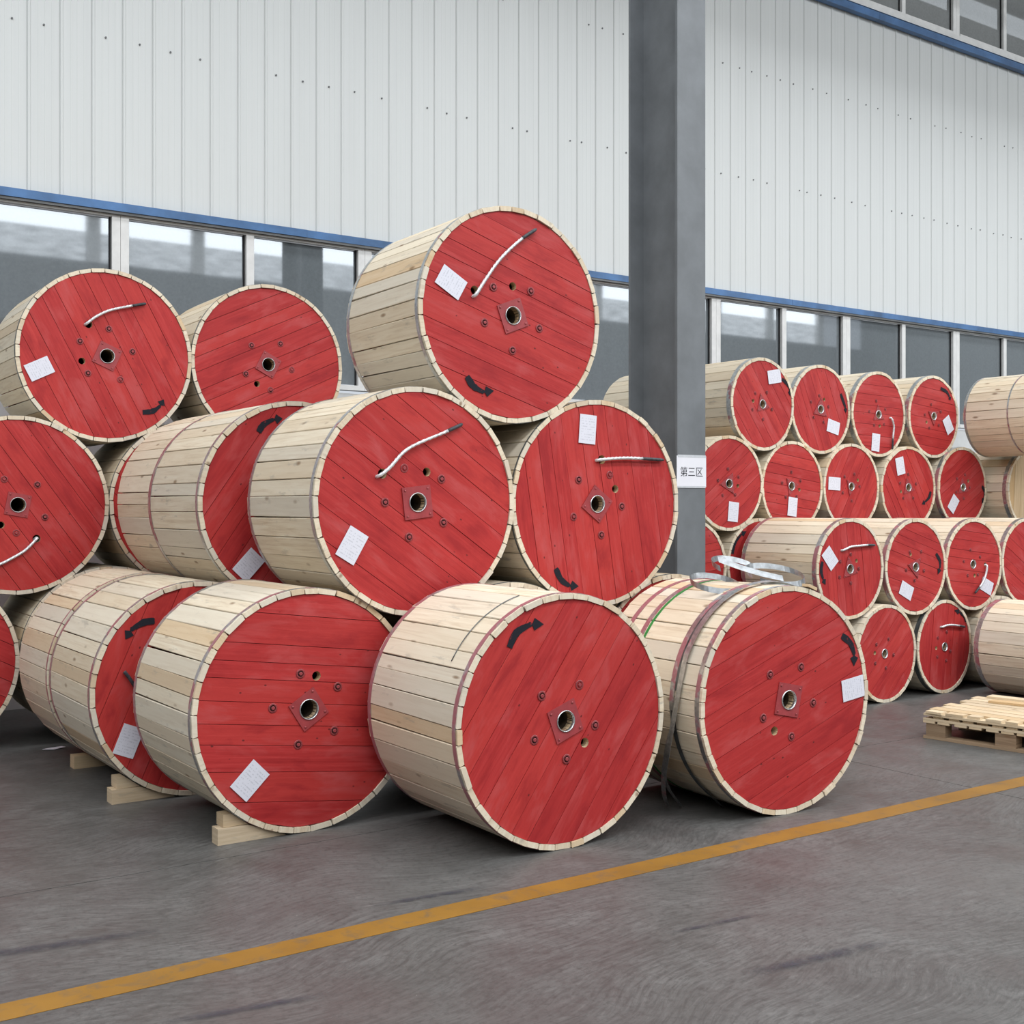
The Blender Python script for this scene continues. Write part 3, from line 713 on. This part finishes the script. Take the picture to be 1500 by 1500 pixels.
SPEC['C']['bolts'].append((-0.186, -0.03))
BIG_L, SMALL_L = 0.86, 0.82
STAVE_T = 0.026
stave_meshes = {}
def stave_mesh(L, var):
    key = (L, var)
    if key not in stave_meshes:
        r = random.Random(hash(key) % 1000 + var)
        e = 0.03; t = STAVE_T
        a, b = r.uniform(-0.004, 0.003), r.uniform(-0.004, 0.003)
        prof = [(-0.455, -t), (0.455, -t), (0.5, -0.004), (0.47, 0), (-0.47, 0), (-0.5, -0.004)]
        n = len(prof)
        vs = [(x, a, z) for x, z in prof] + [(x, L + b, z) for x, z in prof]
        fs = [tuple(range(n)), tuple(range(2 * n - 1, n - 1, -1))] + [((i + 1) % n, i, i + n, (i + 1) % n + n) for i in range(n)]
        def uvf(p, co):
            if abs(p.normal.y) > 0.7: return (co.z * 2, co.x * 0.09)
            if abs(p.normal.z) > 0.4: return (co.y, co.x * 0.09)
            return (co.y, co.z)
        stave_meshes[key] = mesh('stave', vs, fs, [M['wood']], uvf)
    return stave_meshes[key]

bolt_me = None
def make_bolt(r):
    seg = 14; vs, fs = [], []
    rings = [(r, 0.0), (r, -0.002), (r * 0.9, -0.0035), (r * 0.66, -0.0035), (r * 0.62, 0.0)]
    for i, (rr, y) in enumerate(rings):
        for k in range(seg): vs.append((rr * math.cos(2 * math.pi * k / seg), y, rr * math.sin(2 * math.pi * k / seg)))
        if i:
            for k in range(seg): fs.append(((i - 1) * seg + k, (i - 1) * seg + (k + 1) % seg, i * seg + (k + 1) % seg, i * seg + k))
    b = len(vs); mi = [0] * len(fs)
    fs.append(tuple((len(rings) - 1) * seg + k for k in range(seg))); mi.append(1)
    b = len(vs)
    for y, q_ in ((0.0, 1.0), (-0.006, 1.0), (-0.0075, 0.8)):
        for k in range(6): vs.append((r * 0.44 * q_ * math.cos(k * math.pi / 3), y, r * 0.44 * q_ * math.sin(k * math.pi / 3)))
    for i in (0, 1):
        for k in range(6): fs.append((b + i * 6 + k, b + i * 6 + (k + 1) % 6, b + i * 6 + 6 + (k + 1) % 6, b + i * 6 + 6 + k)); mi.append(0)
    fs.append(tuple(b + 12 + k for k in range(6))); mi.append(0)
    return mesh('bolt', vs, fs, [M['bolt'], M['dark']], None, mi)
BOLT = {True: make_bolt(0.0235), False: make_bolt(0.016)}
SCREW = lathe_y('screw', [(0.0, -0.004), (0.005, -0.0035), (0.0065, -0.001), (0.0065, 0.001)], 8, M['bolt'])
BORE = {}
for big, r in ((True, 0.047), (False, 0.035)):
    BORE[big] = (lathe_y('bore_tube', [(r, 0.0), (r, 0.72), (0.001, 0.72)], 24, M['bore']),
                 lathe_y('bore_ring', [(r - 0.001, 0.012), (r, -0.005), (r + 0.003, -0.006), (r + 0.0042, 0.001)], 24, M['steel']))
RINGS = {}
def band_mesh(R, y0, y1, mat, th=0.0015):
    key = (round(R, 3), round(y0, 3), round(y1, 3), mat)
    if key not in RINGS:
        ri, ro = R + 0.0002, R + th + 0.0008
        RINGS[key] = lathe_y('strap', [(ri, y0), (ro, y0), (ro, y1), (ri, y1)], 96, M[mat], False)
    return RINGS[key]
REAR = {}
def arrow_mesh(pts, w):
    p = [Vector((x, 0, z)) for x, z in pts]
    c = smooth_pts(p[:3], 5); vs, fs = [], []
    rr = random.Random(int(abs(pts[0][0]) * 1e4))
    for i, a in enumerate(c):
        t = (c[min(i + 1, len(c) - 1)] - c[max(i - 1, 0)]).normalized(); n = Vector((-t.z, 0, t.x))
        k = w * (0.36 + 0.2 * math.sin(math.pi * min(1, i / (len(c) - 1) + 0.15))) * rr.uniform(0.88, 1.12)
        vs += [a - n * k, a + n * k]
        if i: fs.append((2 * i - 2, 2 * i - 1, 2 * i + 1, 2 * i))
    d = (p[3] - p[2]).normalized(); n = Vector((-d.z, 0, d.x)); e = len(vs)
    h0 = p[2] + d * 0.01
    vs += [h0 - n * w * 0.12, h0 + n * w * 0.12, h0 + d * 0.012 - n * w * 0.85, h0 + d * 0.012 + n * w * 0.85, p[3]]
    fs += [(e - 2, e - 1, e + 1, e), (e, e + 1, e + 3, e + 2), (e + 2, e + 3, e + 4)]
    out = [(v.x, -0.0016, v.z) for v in vs]
    # give the paint a little body
    n0 = len(out); out += [(v.x, -0.0004, v.z) for v in vs]
    he = {(f[i], f[(i + 1) % len(f)]) for f in fs for i in range(len(f))}
    fs += [(b, a, a + n0, b + n0) for a, b in he if (b, a) not in he]
    return mesh('painted_arrow', out, fs, M['mark'])

def cable_part(d, pts, big, tape_only=False):
    rad = 0.0088 if big else 0.0085
    P = [(pts[0][0], -0.004, pts[0][1])]
    P = [(x, -rad - 0.004 - (0.006 if 0 < i < len(pts) - 1 else 0), z) for i, (x, z) in enumerate(pts)]
    if not tape_only:
        a = Vector(P[0]); P = [(a.x - 0.01, 0.03, a.z - 0.006)] + P
    C = smooth_pts(P, 7)
    if tape_only: n = 0
    else: n = max(i for i, c in enumerate(C) if (c - Vector(P[-2])).length < 0.03 or i <= len(C) - 8)
    parent = d
    if not tape_only:
        v, f = tube_vf(C[:n + 1], rad, 15, 5, 45.0)
        parent = put('cable_end', mesh('cable_end', v, f, M['cable'], None, None, True), d)
    v, f = tube_vf(C[n:], [rad * 1.12] * (len(C) - n - 1) + [rad * 0.7], 10)
    put('tape_wrap', mesh('tape_wrap', v, f, M['tape'], None, None, True), parent)

def drum(key, label, group, L=None, staves=True, fmat='red', bands=(), detail=True, seed=None):
    s = SPEC[key]; X, Y, Z, R, yaw = s['p']
    big = R > 0.5
    L = L or (BIG_L if big else SMALL_L)
    rnd = random.Random(seed if seed is not None else key)
    d = tag(empty('cable_drum', (X, Y, Z - R), math.radians(yaw)), label, 'cable drum', group)
    C = Vector((0, 0, R))
    # staves round the rim
    th = rnd.uniform(0, 1); tot = 0; ws = []
    n = 40 if big else 30
    ws = [rnd.uniform(0.75, 1.25) for _ in range(n)]
    k = 2 * math.pi / sum(ws); a = rnd.uniform(0, 6.28)
    for w in ws:
        aw = w * k; mid = a + aw / 2; a += aw
        half = aw / 2
        width = 2 * R * math.tan(half) * 0.96
        rad = R - rnd.uniform(0, 0.0022)
        so = put('stave', stave_mesh(L, rnd.randrange(4)), d, C + Vector((math.sin(mid) * rad, rnd.uniform(-0.004, 0.001), math.cos(mid) * rad)), (0, mid, rnd.uniform(-0.005, 0.005)), (width, 1, 1))
        so.rotation_mode = 'ZXY'
    # flange of boards
    Rf = R - STAVE_T - 0.002
    ba = math.radians(s.get('ba', rnd.uniform(-60, 60)))
    bore = s.get('bore', [(0, 0)])[0] if 'bore' in s else (0.0, 0.0)
    holes = [(bore[0], bore[1], 0.047 if big else 0.035)]
    for hk, r in (('hole', 0.0235 if big else 0.0165), ('exit', 0.026 if big else 0.018)):
        for h in s.get(hk, []): holes.append((h[0], h[1], r))
    cb, sb = math.cos(ba), math.sin(ba)
    hb = [(x * cb + z * sb, -x * sb + z * cb, r) for x, z, r in holes]
    t = -Rf + 0.0005
    nb = 10 if big else 8
    bw = [rnd.uniform(0.7, 1.3) for _ in range(nb)]; kk = 2 * (Rf - 0.0005) / sum(bw)
    for w in bw:
        t0, t1 = t, t + w * kk - (0.0028 if big else 0.0026); t += w * kk
        m_ = 7
        arc = [t0 + (t1 - t0) * i / m_ for i in range(m_ + 1)]
        out = [(math.sqrt(max(Rf * Rf - v * v, 1e-6)), v) for v in arc]
        out += [(-x, v) for x, v in out[::-1]]
        hh = [h for h in hb if t0 - h[2] < h[1] < t1 + h[2]]
        me = plate_mesh('flange_board', out, hh, 0.042, [M[fmat], M['raw']])
        put('flange_board', me, d, C + Vector((0, 0.004 + rnd.uniform(-0.0016, 0.0016), 0)), (0, -ba, 0))
    # hidden rear flange and barrel
    rk = (round(R, 3), L)
    if rk not in REAR:
        REAR[rk] = (lathe_y('rear_flange', [(0.001, L - 0.03), (R - STAVE_T - 0.001, L - 0.03), (R - STAVE_T - 0.001, L - 0.004), (0.001, L - 0.004)], 40, M['red'], False),
                    lathe_y('barrel', [(R * 0.62, 0.05), (R * 0.62, L - 0.04)], 32, M['raw'], True))
    put('rear_flange', REAR[rk][0], d, C); put('barrel', REAR[rk][1], d, C)
    for y0, y1, mat in bands: put('strap', band_mesh(R, y0, y1, mat), d, C)
    if not detail: return d
    B = C + Vector((bore[0], 0.0, bore[1]))
    put('bore_tube', BORE[big][0], d, B + Vector((0, 0.004, 0)))
    pl = s.get('plate') or s.get('tri')
    if pl:
        pts = [(x - bore[0], z - bore[1]) for x, z in pl]
        # true up the measured corners
        m_ = len(pts); rad = sum(math.hypot(*p) for p in pts) / m_
        a0 = [math.atan2(z, x) for x, z in pts]
        ref = a0[0]; sgn = 1 if ((a0[1] - a0[0]) % (2 * math.pi)) < math.pi else -1
        off = sum((((a0[i] - ref - sgn * i * 2 * math.pi / m_) + math.pi) % (2 * math.pi)) - math.pi for i in range(m_)) / m_
        ang = [ref + off + sgn * i * 2 * math.pi / m_ for i in range(m_)]
        out = [(rad * math.cos(q_), rad * math.sin(q_)) for q_ in ang]
        hp = put('hub_plate', plate_mesh('hub_plate', out, [(0, 0, 0.047 if big else 0.035)], 0.005, [M['plate']]), d, B + Vector((0, -0.0025, 0)))
        for q_ in ang: put('screw', SCREW, hp, (rad * 0.8 * math.cos(q_), 0, rad * 0.8 * math.sin(q_)))
        put('bore_ring', BORE[big][1], hp)
    else:
        put('bore_ring', BORE[big][1], d, B + Vector((0, 0.003, 0)))
    for x, z in s.get('bolts', []): put('bolt', BOLT[big], d, C + Vector((x, 0.003, z)))
    if 'label' in s:
        c4 = s['label']; mx = sum(p[0] for p in c4) / 4; mz = sum(p[1] for p in c4) / 4
        e0 = Vector(c4[1]) - Vector(c4[0]); e1 = Vector(c4[2]) - Vector(c4[1])
        lng, sht = (e0, e1) if e0.length > e1.length else (e1, e0)
        lg = lng.normalized(); st = Vector((-lg.y, lg.x))
        if st.dot(Vector((1, 0))) < 0: st = -st
        hl, hs = 0.083, 0.0585
        q4 = [Vector((mx, mz)) + lg * (a_ * hl) + st * (b_ * hs) for a_, b_ in ((-1, -1), (1, -1), (1, 1), (-1, 1))]
        vs = [(v.x, y, v.y) for y in (-0.0022, -0.0008) for v in q4]
        uvd = {0: (0, 0), 1: (0, 1), 2: (1, 1), 3: (1, 0)}
        me = mesh('label_sheet', vs, [(0, 1, 2, 3), (7, 6, 5, 4), (0, 4, 5, 1), (1, 5, 6, 2), (2, 6, 7, 3), (3, 7, 4, 0)], M['paper'])
        ul = me.uv_layers.new(name='UVMap')
        for lp in me.loops: ul.data[lp.index].uv = uvd[lp.vertex_index % 4]
        put('label_sheet', me, d, C)
    if 'cable' in s:
        cable_at(d, C, s['cable'], big, key == 'H')
    if 'arrow' in s:
        put('painted_arrow', arrow_mesh(s['arrow'], 0.034 if big else 0.03), d, C + Vector((0, 0.002, 0)))
    return d

def cable_at(d, C, pts, big, tape_only):
    cable_part(d, [(x, z + C.z) for x, z in pts], big, tape_only)

GL = 'large red-faced drums in the stack beside the column'
GR = 'smaller red-faced drums in the stack beyond the column'
SV = ((0.012, 0.04, 'strap_s'), (BIG_L - 0.04, BIG_L - 0.01, 'strap_s'))
MX = ((0.012, 0.04, 'strap_m'), (BIG_L - 0.04, BIG_L - 0.01, 'strap_m'))
RD = ((0.008, 0.036, 'strap_r'), (BIG_L - 0.036, BIG_L - 0.006, 'strap_r'))
TH = ((0.006, 0.018, 'strap_d'),)
s_ = SMALL_L
SS = ((0.008, 0.05, 'strap_s'),)
SM = ((0.008, 0.045, 'strap_m'), (s_ - 0.045, s_ - 0.008, 'strap_r'))
# drums seen only in part, behind others
SPEC.update({
 'D2': {'p': [2.955, 7.335, 1.622, 0.5935, 0], 'ba': 30}, 'H2': {'p': [2.35, 7.335, 0.595, 0.595, 0], 'ba': 20},
 'H3': {'p': [2.42, 8.34, 0.594, 0.594, 0], 'ba': 50},
 'r1a2': {'p': [7.62, 8.1, 2.48, 0.4, 0], 'ba': 30},
 'r3z': {'p': [6.79, 7.215, 1.1, 0.4, 0], 'ba': 8}, 'r3y': {'p': [7.6, 7.215, 1.1, 0.4, 0], 'ba': 60, 'arrow': [(-0.34, 0.1), (-0.31, 0.19), (-0.24, 0.26), (-0.17, 0.29)]},
 'r3d': {'p': [10.105, 6.3, 1.094, 0.4, 0], 'ba': -30, 'bore': [(0, 0)]},
 'r4c': {'p': [9.385, 5.28, 0.4, 0.4, 0], 'ba': 20}, 'r4d': {'p': [9.7, 6.31, 0.4, 0.4, 0], 'ba': 20},
 'r5': {'p': [10.84, 6.38, 2.5, 0.4, 0], 'ba': 20}, 'r6': {'p': [11.255, 6.98, 1.77, 0.4, 0], 'ba': 86},
})
DRUMS = [
 ('J', 'large red-faced cable drum on the floor with black arrow, red-banded edges and no label sheet', GL, RD),
 ('K', 'large red-faced cable drum on the floor with loose steel strapping piled on top', GL, ((0.01, 0.04, 'strap_m'), (0.575, 0.61, 'strap_r'), (0.71, 0.745, 'strap_r'), (0.548, 0.566, 'green'))),
 ('I', 'large red-faced cable drum held by the nearest wooden chock, boards running level', GL, MX),
 ('E', 'large red-faced cable drum in the second tier, white cable end curving up to its rim', GL, SV),
 ('T', 'topmost large red-faced cable drum, highest in the picture, white cable end curving up', GL, SV),
 ('G', 'large red-faced cable drum touching the column, upright boards and level cable end', GL, TH),
 ('H', 'shaded red-faced cable drum on the floor at the middle chock, partly hidden', GL, MX),
 ('D', 'shaded red-faced cable drum in second tier, half hidden, arrow above and label below', GL, SV),
 ('A', 'red-faced cable drum in the upper tier at the left, label on its left side', GL, TH),
 ('B', 'red-faced cable drum in the upper tier with no label sheet and no cable end', GL, TH),
 ('C', 'red-faced cable drum cut by left picture edge, cable end bending down', GL, TH),
 ('M', 'red-faced cable drum on the floor, only a sliver showing at the left picture edge', GL, TH),
 ('D3', 'cable drum showing only a thin red crescent beside the left second-tier drum', GL, TH),
 ('D2', 'pale staved cable drum end to end behind the shaded second-tier drum', GL, ((0.006, 0.02, 'strap_r'),)),
 ('H2', 'pale staved cable drum on the floor end to end behind the middle chock drum', GL, ((0.006, 0.02, 'strap_r'),)),
 ('H3', 'cable drum on the floor in deep shade beside the sliver drum', GL, TH),
 ('N', 'cable drum on the floor hidden behind the front arrow drum, only its top rim showing', GL, TH),
 ('Q', 'cable drum on the floor behind the strapping-topped drum, red crescent showing', GL, TH),
 ('r1a', 'smaller drum in the top tier next to the column, label at its upper right', GR, SS),
 ('r1b', 'smaller drum second from the column in the top tier, label low on the right', GR, SS),
 ('r1c', 'smaller drum third from the column in the top tier, cable end hanging down', GR, SS),
 ('r1d', 'smaller drum fourth from the column in the top tier, slanted label at right', GR, SS),
 ('r1a2', 'pale staved drum showing between the column and the large top drum', GR, SS),
 ('r2a', 'smaller drum in the second tier partly covered by the column', GR, ()),
 ('r2b', 'smaller drum second in the second tier, label directly below its hub', GR, ()),
 ('r2c', 'smaller drum third in the second tier, label left of its hub', GR, ()),
 ('r2d', 'smaller drum fourth in the second tier, label above its hub and arrow low right', GR, ()),
 ('r2e', 'smaller drum fifth in the second tier, slanted label low left of its white hub ring', GR, SM),
 ('r3z', 'shaded smaller drum just right of the column foot in the third tier', GR, ()),
 ('r3y', 'shaded smaller drum with black arrow behind the first front-row drum of the third tier', GR, ()),
 ('r3a', 'smaller drum with long pale side, slanted label and level cable end in the third tier', GR, SM),
 ('r3b', 'smaller drum in the third tier, arrow at right and label low left', GR, SM),
 ('r3c', 'smaller drum in the third tier, cable end hanging down over its label', GR, SM),
 ('r3d', 'smaller drum in the third tier cut by the right picture edge', GR, SM),
 ('r4a', 'smaller drum on the floor next to the strapping-topped large drum', GR, ()),
 ('r4b', 'smaller drum on the floor with arrow and cable end, shaded on its right', GR, ((0.01, 0.05, 'strap_d'),)),
 ('r4c', 'drum on the floor beside the pallet showing only pale staves, cut by right picture edge', GR, ((0.01, 0.05, 'strap_s'), (s_ - 0.05, s_ - 0.008, 'strap_m'))),
 ('r4d', 'floor drum behind the pale staved drum by the pallet, only its red rim showing', GR, ()),
 ('r5', 'drum at the upper right picture edge showing only pale staves and a thin wire', GR, ((0.33, 0.345, 'strap_s'), (s_ - 0.03, s_ - 0.005, 'strap_s'))),
 ('r6', 'drum at the right picture edge with bare unpainted wooden face', GR, ((0.02, 0.06, 'strap_s'),)),
]
BUILT = {}
for key, label, group, bands in DRUMS:
    BUILT[key] = drum(key, label, group, {'D2': 0.66, 'H2': 0.7}.get(key), bands=bands, fmat='raw' if key == 'r6' else 'red')

# thin wire stapled round part of the front drum's side
def arc_on(d, R, y, a0, a1, n=14, lift=0.004):
    return [Vector((math.sin(a0 + (a1 - a0) * i / n) * (R + lift), y, R + math.cos(a0 + (a1 - a0) * i / n) * (R + lift))) for i in range(n + 1)]
JR = SPEC['J']['p'][3]
w1 = arc_on(None, JR, 0.17, -0.25, -1.05, 14, 0.004)
v, f = tube_vf(w1, 0.0025, 6)
put('binding_wire', mesh('binding_wire', v, f, M['strap_d'], None, None, True), BUILT['J'])

# ------------------------------------------------------------------ loose steel strapping on the front-right drum
K = BUILT['K']; KR = SPEC['K']['p'][3]; kx, ky, kz, _, kyaw = SPEC['K']['p']
KM = Matrix.Translation((kx, ky, 0)) @ Matrix.Rotation(math.radians(kyaw), 4, 'Z')
def strap(name, label, pts, dirs, width, mat, group='loose steel straps on the drum'):
    P = [KM @ Vector(p) for p in pts]
    D = [(KM.to_3x3() @ Vector(dd)) for dd in dirs] if isinstance(dirs, list) else KM.to_3x3() @ Vector(dirs)
    o = P[0].copy()
    v, f = ribbon_vf([p - o for p in P], D, width)
    return tag(put(name, mesh(name, v, f, M[mat], None, None, False), None, o), label, 'strap', group)
def on_drum(y, a0, a1, n=20, lift=0.005):
    return arc_on(None, KR, y, a0, a1, n, lift)
# wide strap over the top and down the side, then hanging free
top = on_drum(0.215, 0.35, -1.75, 26, 0.006)
hang = [Vector((-KR - 0.012, 0.235, KR - 0.2)), Vector((-KR - 0.005, 0.28, KR - 0.36)), Vector((-KR + 0.06, 0.36, 0.1)), Vector((-0.46, 0.42, 0.012))]
strap('steel_strap', 'wide dull steel strap half painted red over the strapping-topped drum', smooth_pts(top[::2] + hang[:], 3), (0, 1, 0), 0.036, 'strap_m')
top2 = on_drum(0.150, 0.3, -1.2, 20, 0.018)
hang2 = [Vector((-KR - 0.03, 0.165, KR - 0.05)), Vector((-KR - 0.045, 0.2, KR - 0.25)), Vector((-KR + 0.02, 0.3, 0.18)), Vector((-0.40, 0.385, 0.012))]
strap('steel_strap', 'second steel strap crossing over the first at the drum side', smooth_pts(top2[::2] + hang2, 3), (0, 1, 0.1), 0.034, 'strap_s')
gap_shade = on_drum(0.18, -0.55, -1.45, 14, 0.005)  # dark strip stands in for the shaded gap between the straps
strap('steel_strap', 'dark strip added as shade in the gap between the two wide straps', gap_shade, (0, 1, 0), 0.03, 'strap_d')
low = on_drum(0.20, -1.62, -2.45, 12, 0.012)
strap('steel_strap', 'dark strap end trailing under the drum to the floor', smooth_pts(low[::2] + [Vector((-0.22, 0.26, 0.012))], 3), (0, 1, 0), 0.032, 'strap_d')
# coils on top
zt = 2 * KR
def coil(cx, cy, rx, ry, a0, a1, zc, tilt, n=30, rot=0.0):
    out = []
    for i in range(n + 1):
        a = a0 + (a1 - a0) * i / n
        x = rx * math.cos(a); y = ry * math.sin(a)
        out.append(Vector((cx + x * math.cos(rot) - y * math.sin(rot), cy + x * math.sin(rot) + y * math.cos(rot), zc + tilt * math.sin(a) + 0.012 * i / n)))
    return out
strap('strap_coil', 'bright loop of steel strapping at the right of the pile on the drum', coil(0.17, 0.27, 0.18, 0.13, -2.7, 3.2, zt + 0.035, 0.042), (0, 0.25, 1), 0.032, 'coil')
strap('strap_coil', 'bright loop of steel strapping at the left of the pile on the drum', coil(-0.16, 0.38, 0.15, 0.12, -0.5, 4.9, zt - 0.008, 0.04), (0, 0.25, 1), 0.032, 'coil')
strap('strap_coil', 'raised steel strap loop leaning across the middle of the pile', coil(0.02, 0.42, 0.19, 0.10, -0.6, 3.3, zt + 0.075, 0.045, rot=0.3), (0, 0.3, 1), 0.032, 'coil')
strap('strap_coil', 'free steel strap end sticking up at the left of the pile', smooth_pts([(0.1, 0.14, zt + 0.03), (-0.03, 0.18, zt + 0.06), (-0.14, 0.22, zt + 0.095), (-0.24, 0.27, zt + 0.135)], 6), (0, 0.35, 1), 0.032, 'coil')
# splinter of wood on the rim
sp = box('wood_splinter', (-0.045, 0.045, -0.02, 0.02, -0.008, 0.008), M['raw'], None, KM @ Vector((0.175, 0.02, zt - 0.012)), (0.0, 0.28, 0.2))
tag(sp, 'small brown wood splinter lying on the rim of the strapping-topped drum', 'wood scrap')

# ------------------------------------------------------------------ chocks
def chock(x, y, depth, label, upper=True):
    c = tag(empty('wooden_chock', (x, y, 0)), label, 'chock', 'wooden chocks under the floor drums')
    prism_y('wedge', [(0, 0), (0.345, 0), (0.335, 0.006), (0.155, 0.076), (0, 0.078)], 0, depth, M['chock'], c)
    if upper:
        prism_y('packing_block', [(0.03, 0.079), (0.155, 0.079), (0.075, 0.138), (0.03, 0.138)], 0.0, depth * 1.15, M['chock'], c, (0, 0.01, 0))
    return c
chock(2.07, 5.42, 0.075, 'nearest wooden chock, a wedge with a block on top')
chock(1.888, 6.49, 0.09, 'middle wooden chock, a wedge with a block on top')
chock(1.955, 7.5, 0.09, 'farthest wooden chock, a single plain timber wedge', False)
pp = [(-0.07, -0.02), (0.0, -0.035), (0.08, -0.015), (0.06, 0.02), (-0.03, 0.03)]
me = mesh('paper_scrap', [(x, y, 0.004 + 0.012 * abs(math.sin(9 * x + 5 * y))) for x, y in pp] + [(x, y, 0.002 + 0.012 * abs(math.sin(9 * x + 5 * y))) for x, y in pp], [(0, 1, 2, 3, 4), (9, 8, 7, 6, 5)] + [(i, i + 5, (i + 1) % 5 + 5, (i + 1) % 5) for i in range(5)], M['white'])
tag(put('paper_scrap', me, None, (2.0, 8.2, 0)), 'crumpled white paper scrap on the floor by the left drums', 'paper')

# ------------------------------------------------------------------ pallet with loose boards
pal = tag(empty('wooden_pallet', (7.045, 5.173, 0), math.atan2(0.127, 0.992)), 'low wooden pallet on the floor at the right picture edge', 'pallet')
rp = random.Random(8)
PL, PW = 1.15, 1.1       # along -y, along x
for x in (0.0, 0.5, 1.0):
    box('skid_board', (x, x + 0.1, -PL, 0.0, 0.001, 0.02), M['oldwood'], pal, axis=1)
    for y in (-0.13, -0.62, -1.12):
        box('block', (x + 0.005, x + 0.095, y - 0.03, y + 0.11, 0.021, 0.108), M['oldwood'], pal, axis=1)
yy = 0.0
while yy > -PL + 0.06:
    box('cross_board', (0.0, PW, yy - 0.085, yy, 0.109, 0.124), M['pallet'], pal, axis=0)
    yy -= rp.uniform(0.1, 0.125)
y = -PL
x = 0.0
while x < PW - 0.07:
    w = rp.uniform(0.075, 0.1)
    box('deck_board', (x, x + w, -PL + rp.uniform(-0.02, 0.01), 0.01 + rp.uniform(-0.015, 0.015), 0.125, 0.141), M['pallet'], pal, axis=1)
    x += w + rp.uniform(0.008, 0.03)
# loose boards stacked on it, each a thing of its own
PM = pal.matrix_basis.copy()
rzp = math.atan2(0.127, 0.992)
def loose(x0, y0, length, w, z, turn, along_x, name='loose_board', label='', th=0.016, tilt=0.0):
    o = PM @ Vector((x0, y0, z))
    b = (0, length, 0, w, 0, th) if along_x else (0, w, -length, 0, 0, th)
    q_ = box(name, b, M['pallet'], None, o, (0, tilt, rzp + turn), axis=0 if along_x else 1)
    return tag(q_, label, 'board', 'loose boards stacked on the pallet')
ORD = 'first second third fourth fifth sixth seventh eighth ninth tenth'.split()
yy = -0.06
for i in range(10):        # crosswise layer: only the ends show between the layers
    loose(0.005 + rp.uniform(0, 0.02), yy - 0.08, 1.05, 0.075, 0.142, rp.uniform(-0.01, 0.01), True, label=ORD[i] + ' crosswise board end from the far left corner of the pallet load')
    yy -= rp.uniform(0.095, 0.12)
xx = 0.0
for i in range(9):
    w = rp.uniform(0.085, 0.11)
    loose(xx, 0.01 + rp.uniform(-0.03, 0.02), 1.13, w, 0.159, rp.uniform(-0.006, 0.006), False, label=ORD[i] + ' long board from the open side in the lower layer of the pallet load')
    xx += w + 0.012
yy = -0.02
for i in range(8):
    loose(0.0 + rp.uniform(-0.005, 0.02), yy, 0.105 + rp.uniform(-0.03, 0.02), 0.08, 0.176, rp.uniform(-0.1, 0.1), False, label=ORD[i] + ' short broken board from the left along the edge of the pallet load')
    yy -= rp.uniform(0.12, 0.15)
xx = 0.1
for i in range(8):
    w = rp.uniform(0.085, 0.11)
    loose(xx, 0.0 + 0.02 * i * 0 + rp.uniform(-0.06, 0.05), 1.15, w, 0.176, rp.uniform(-0.02, 0.02), False, label=ORD[i] + ' long top board behind the broken ones on the pallet load')
    xx += w + 0.012
loose(0.62, -0.16, 1.0, 0.1, 0.193, 0.12, False, label='crooked board lying loose on top of the pallet load, lower one')
loose(0.82, -0.05, 1.0, 0.1, 0.193, 0.05, False, label='crooked board lying loose on top of the pallet load, farther one')
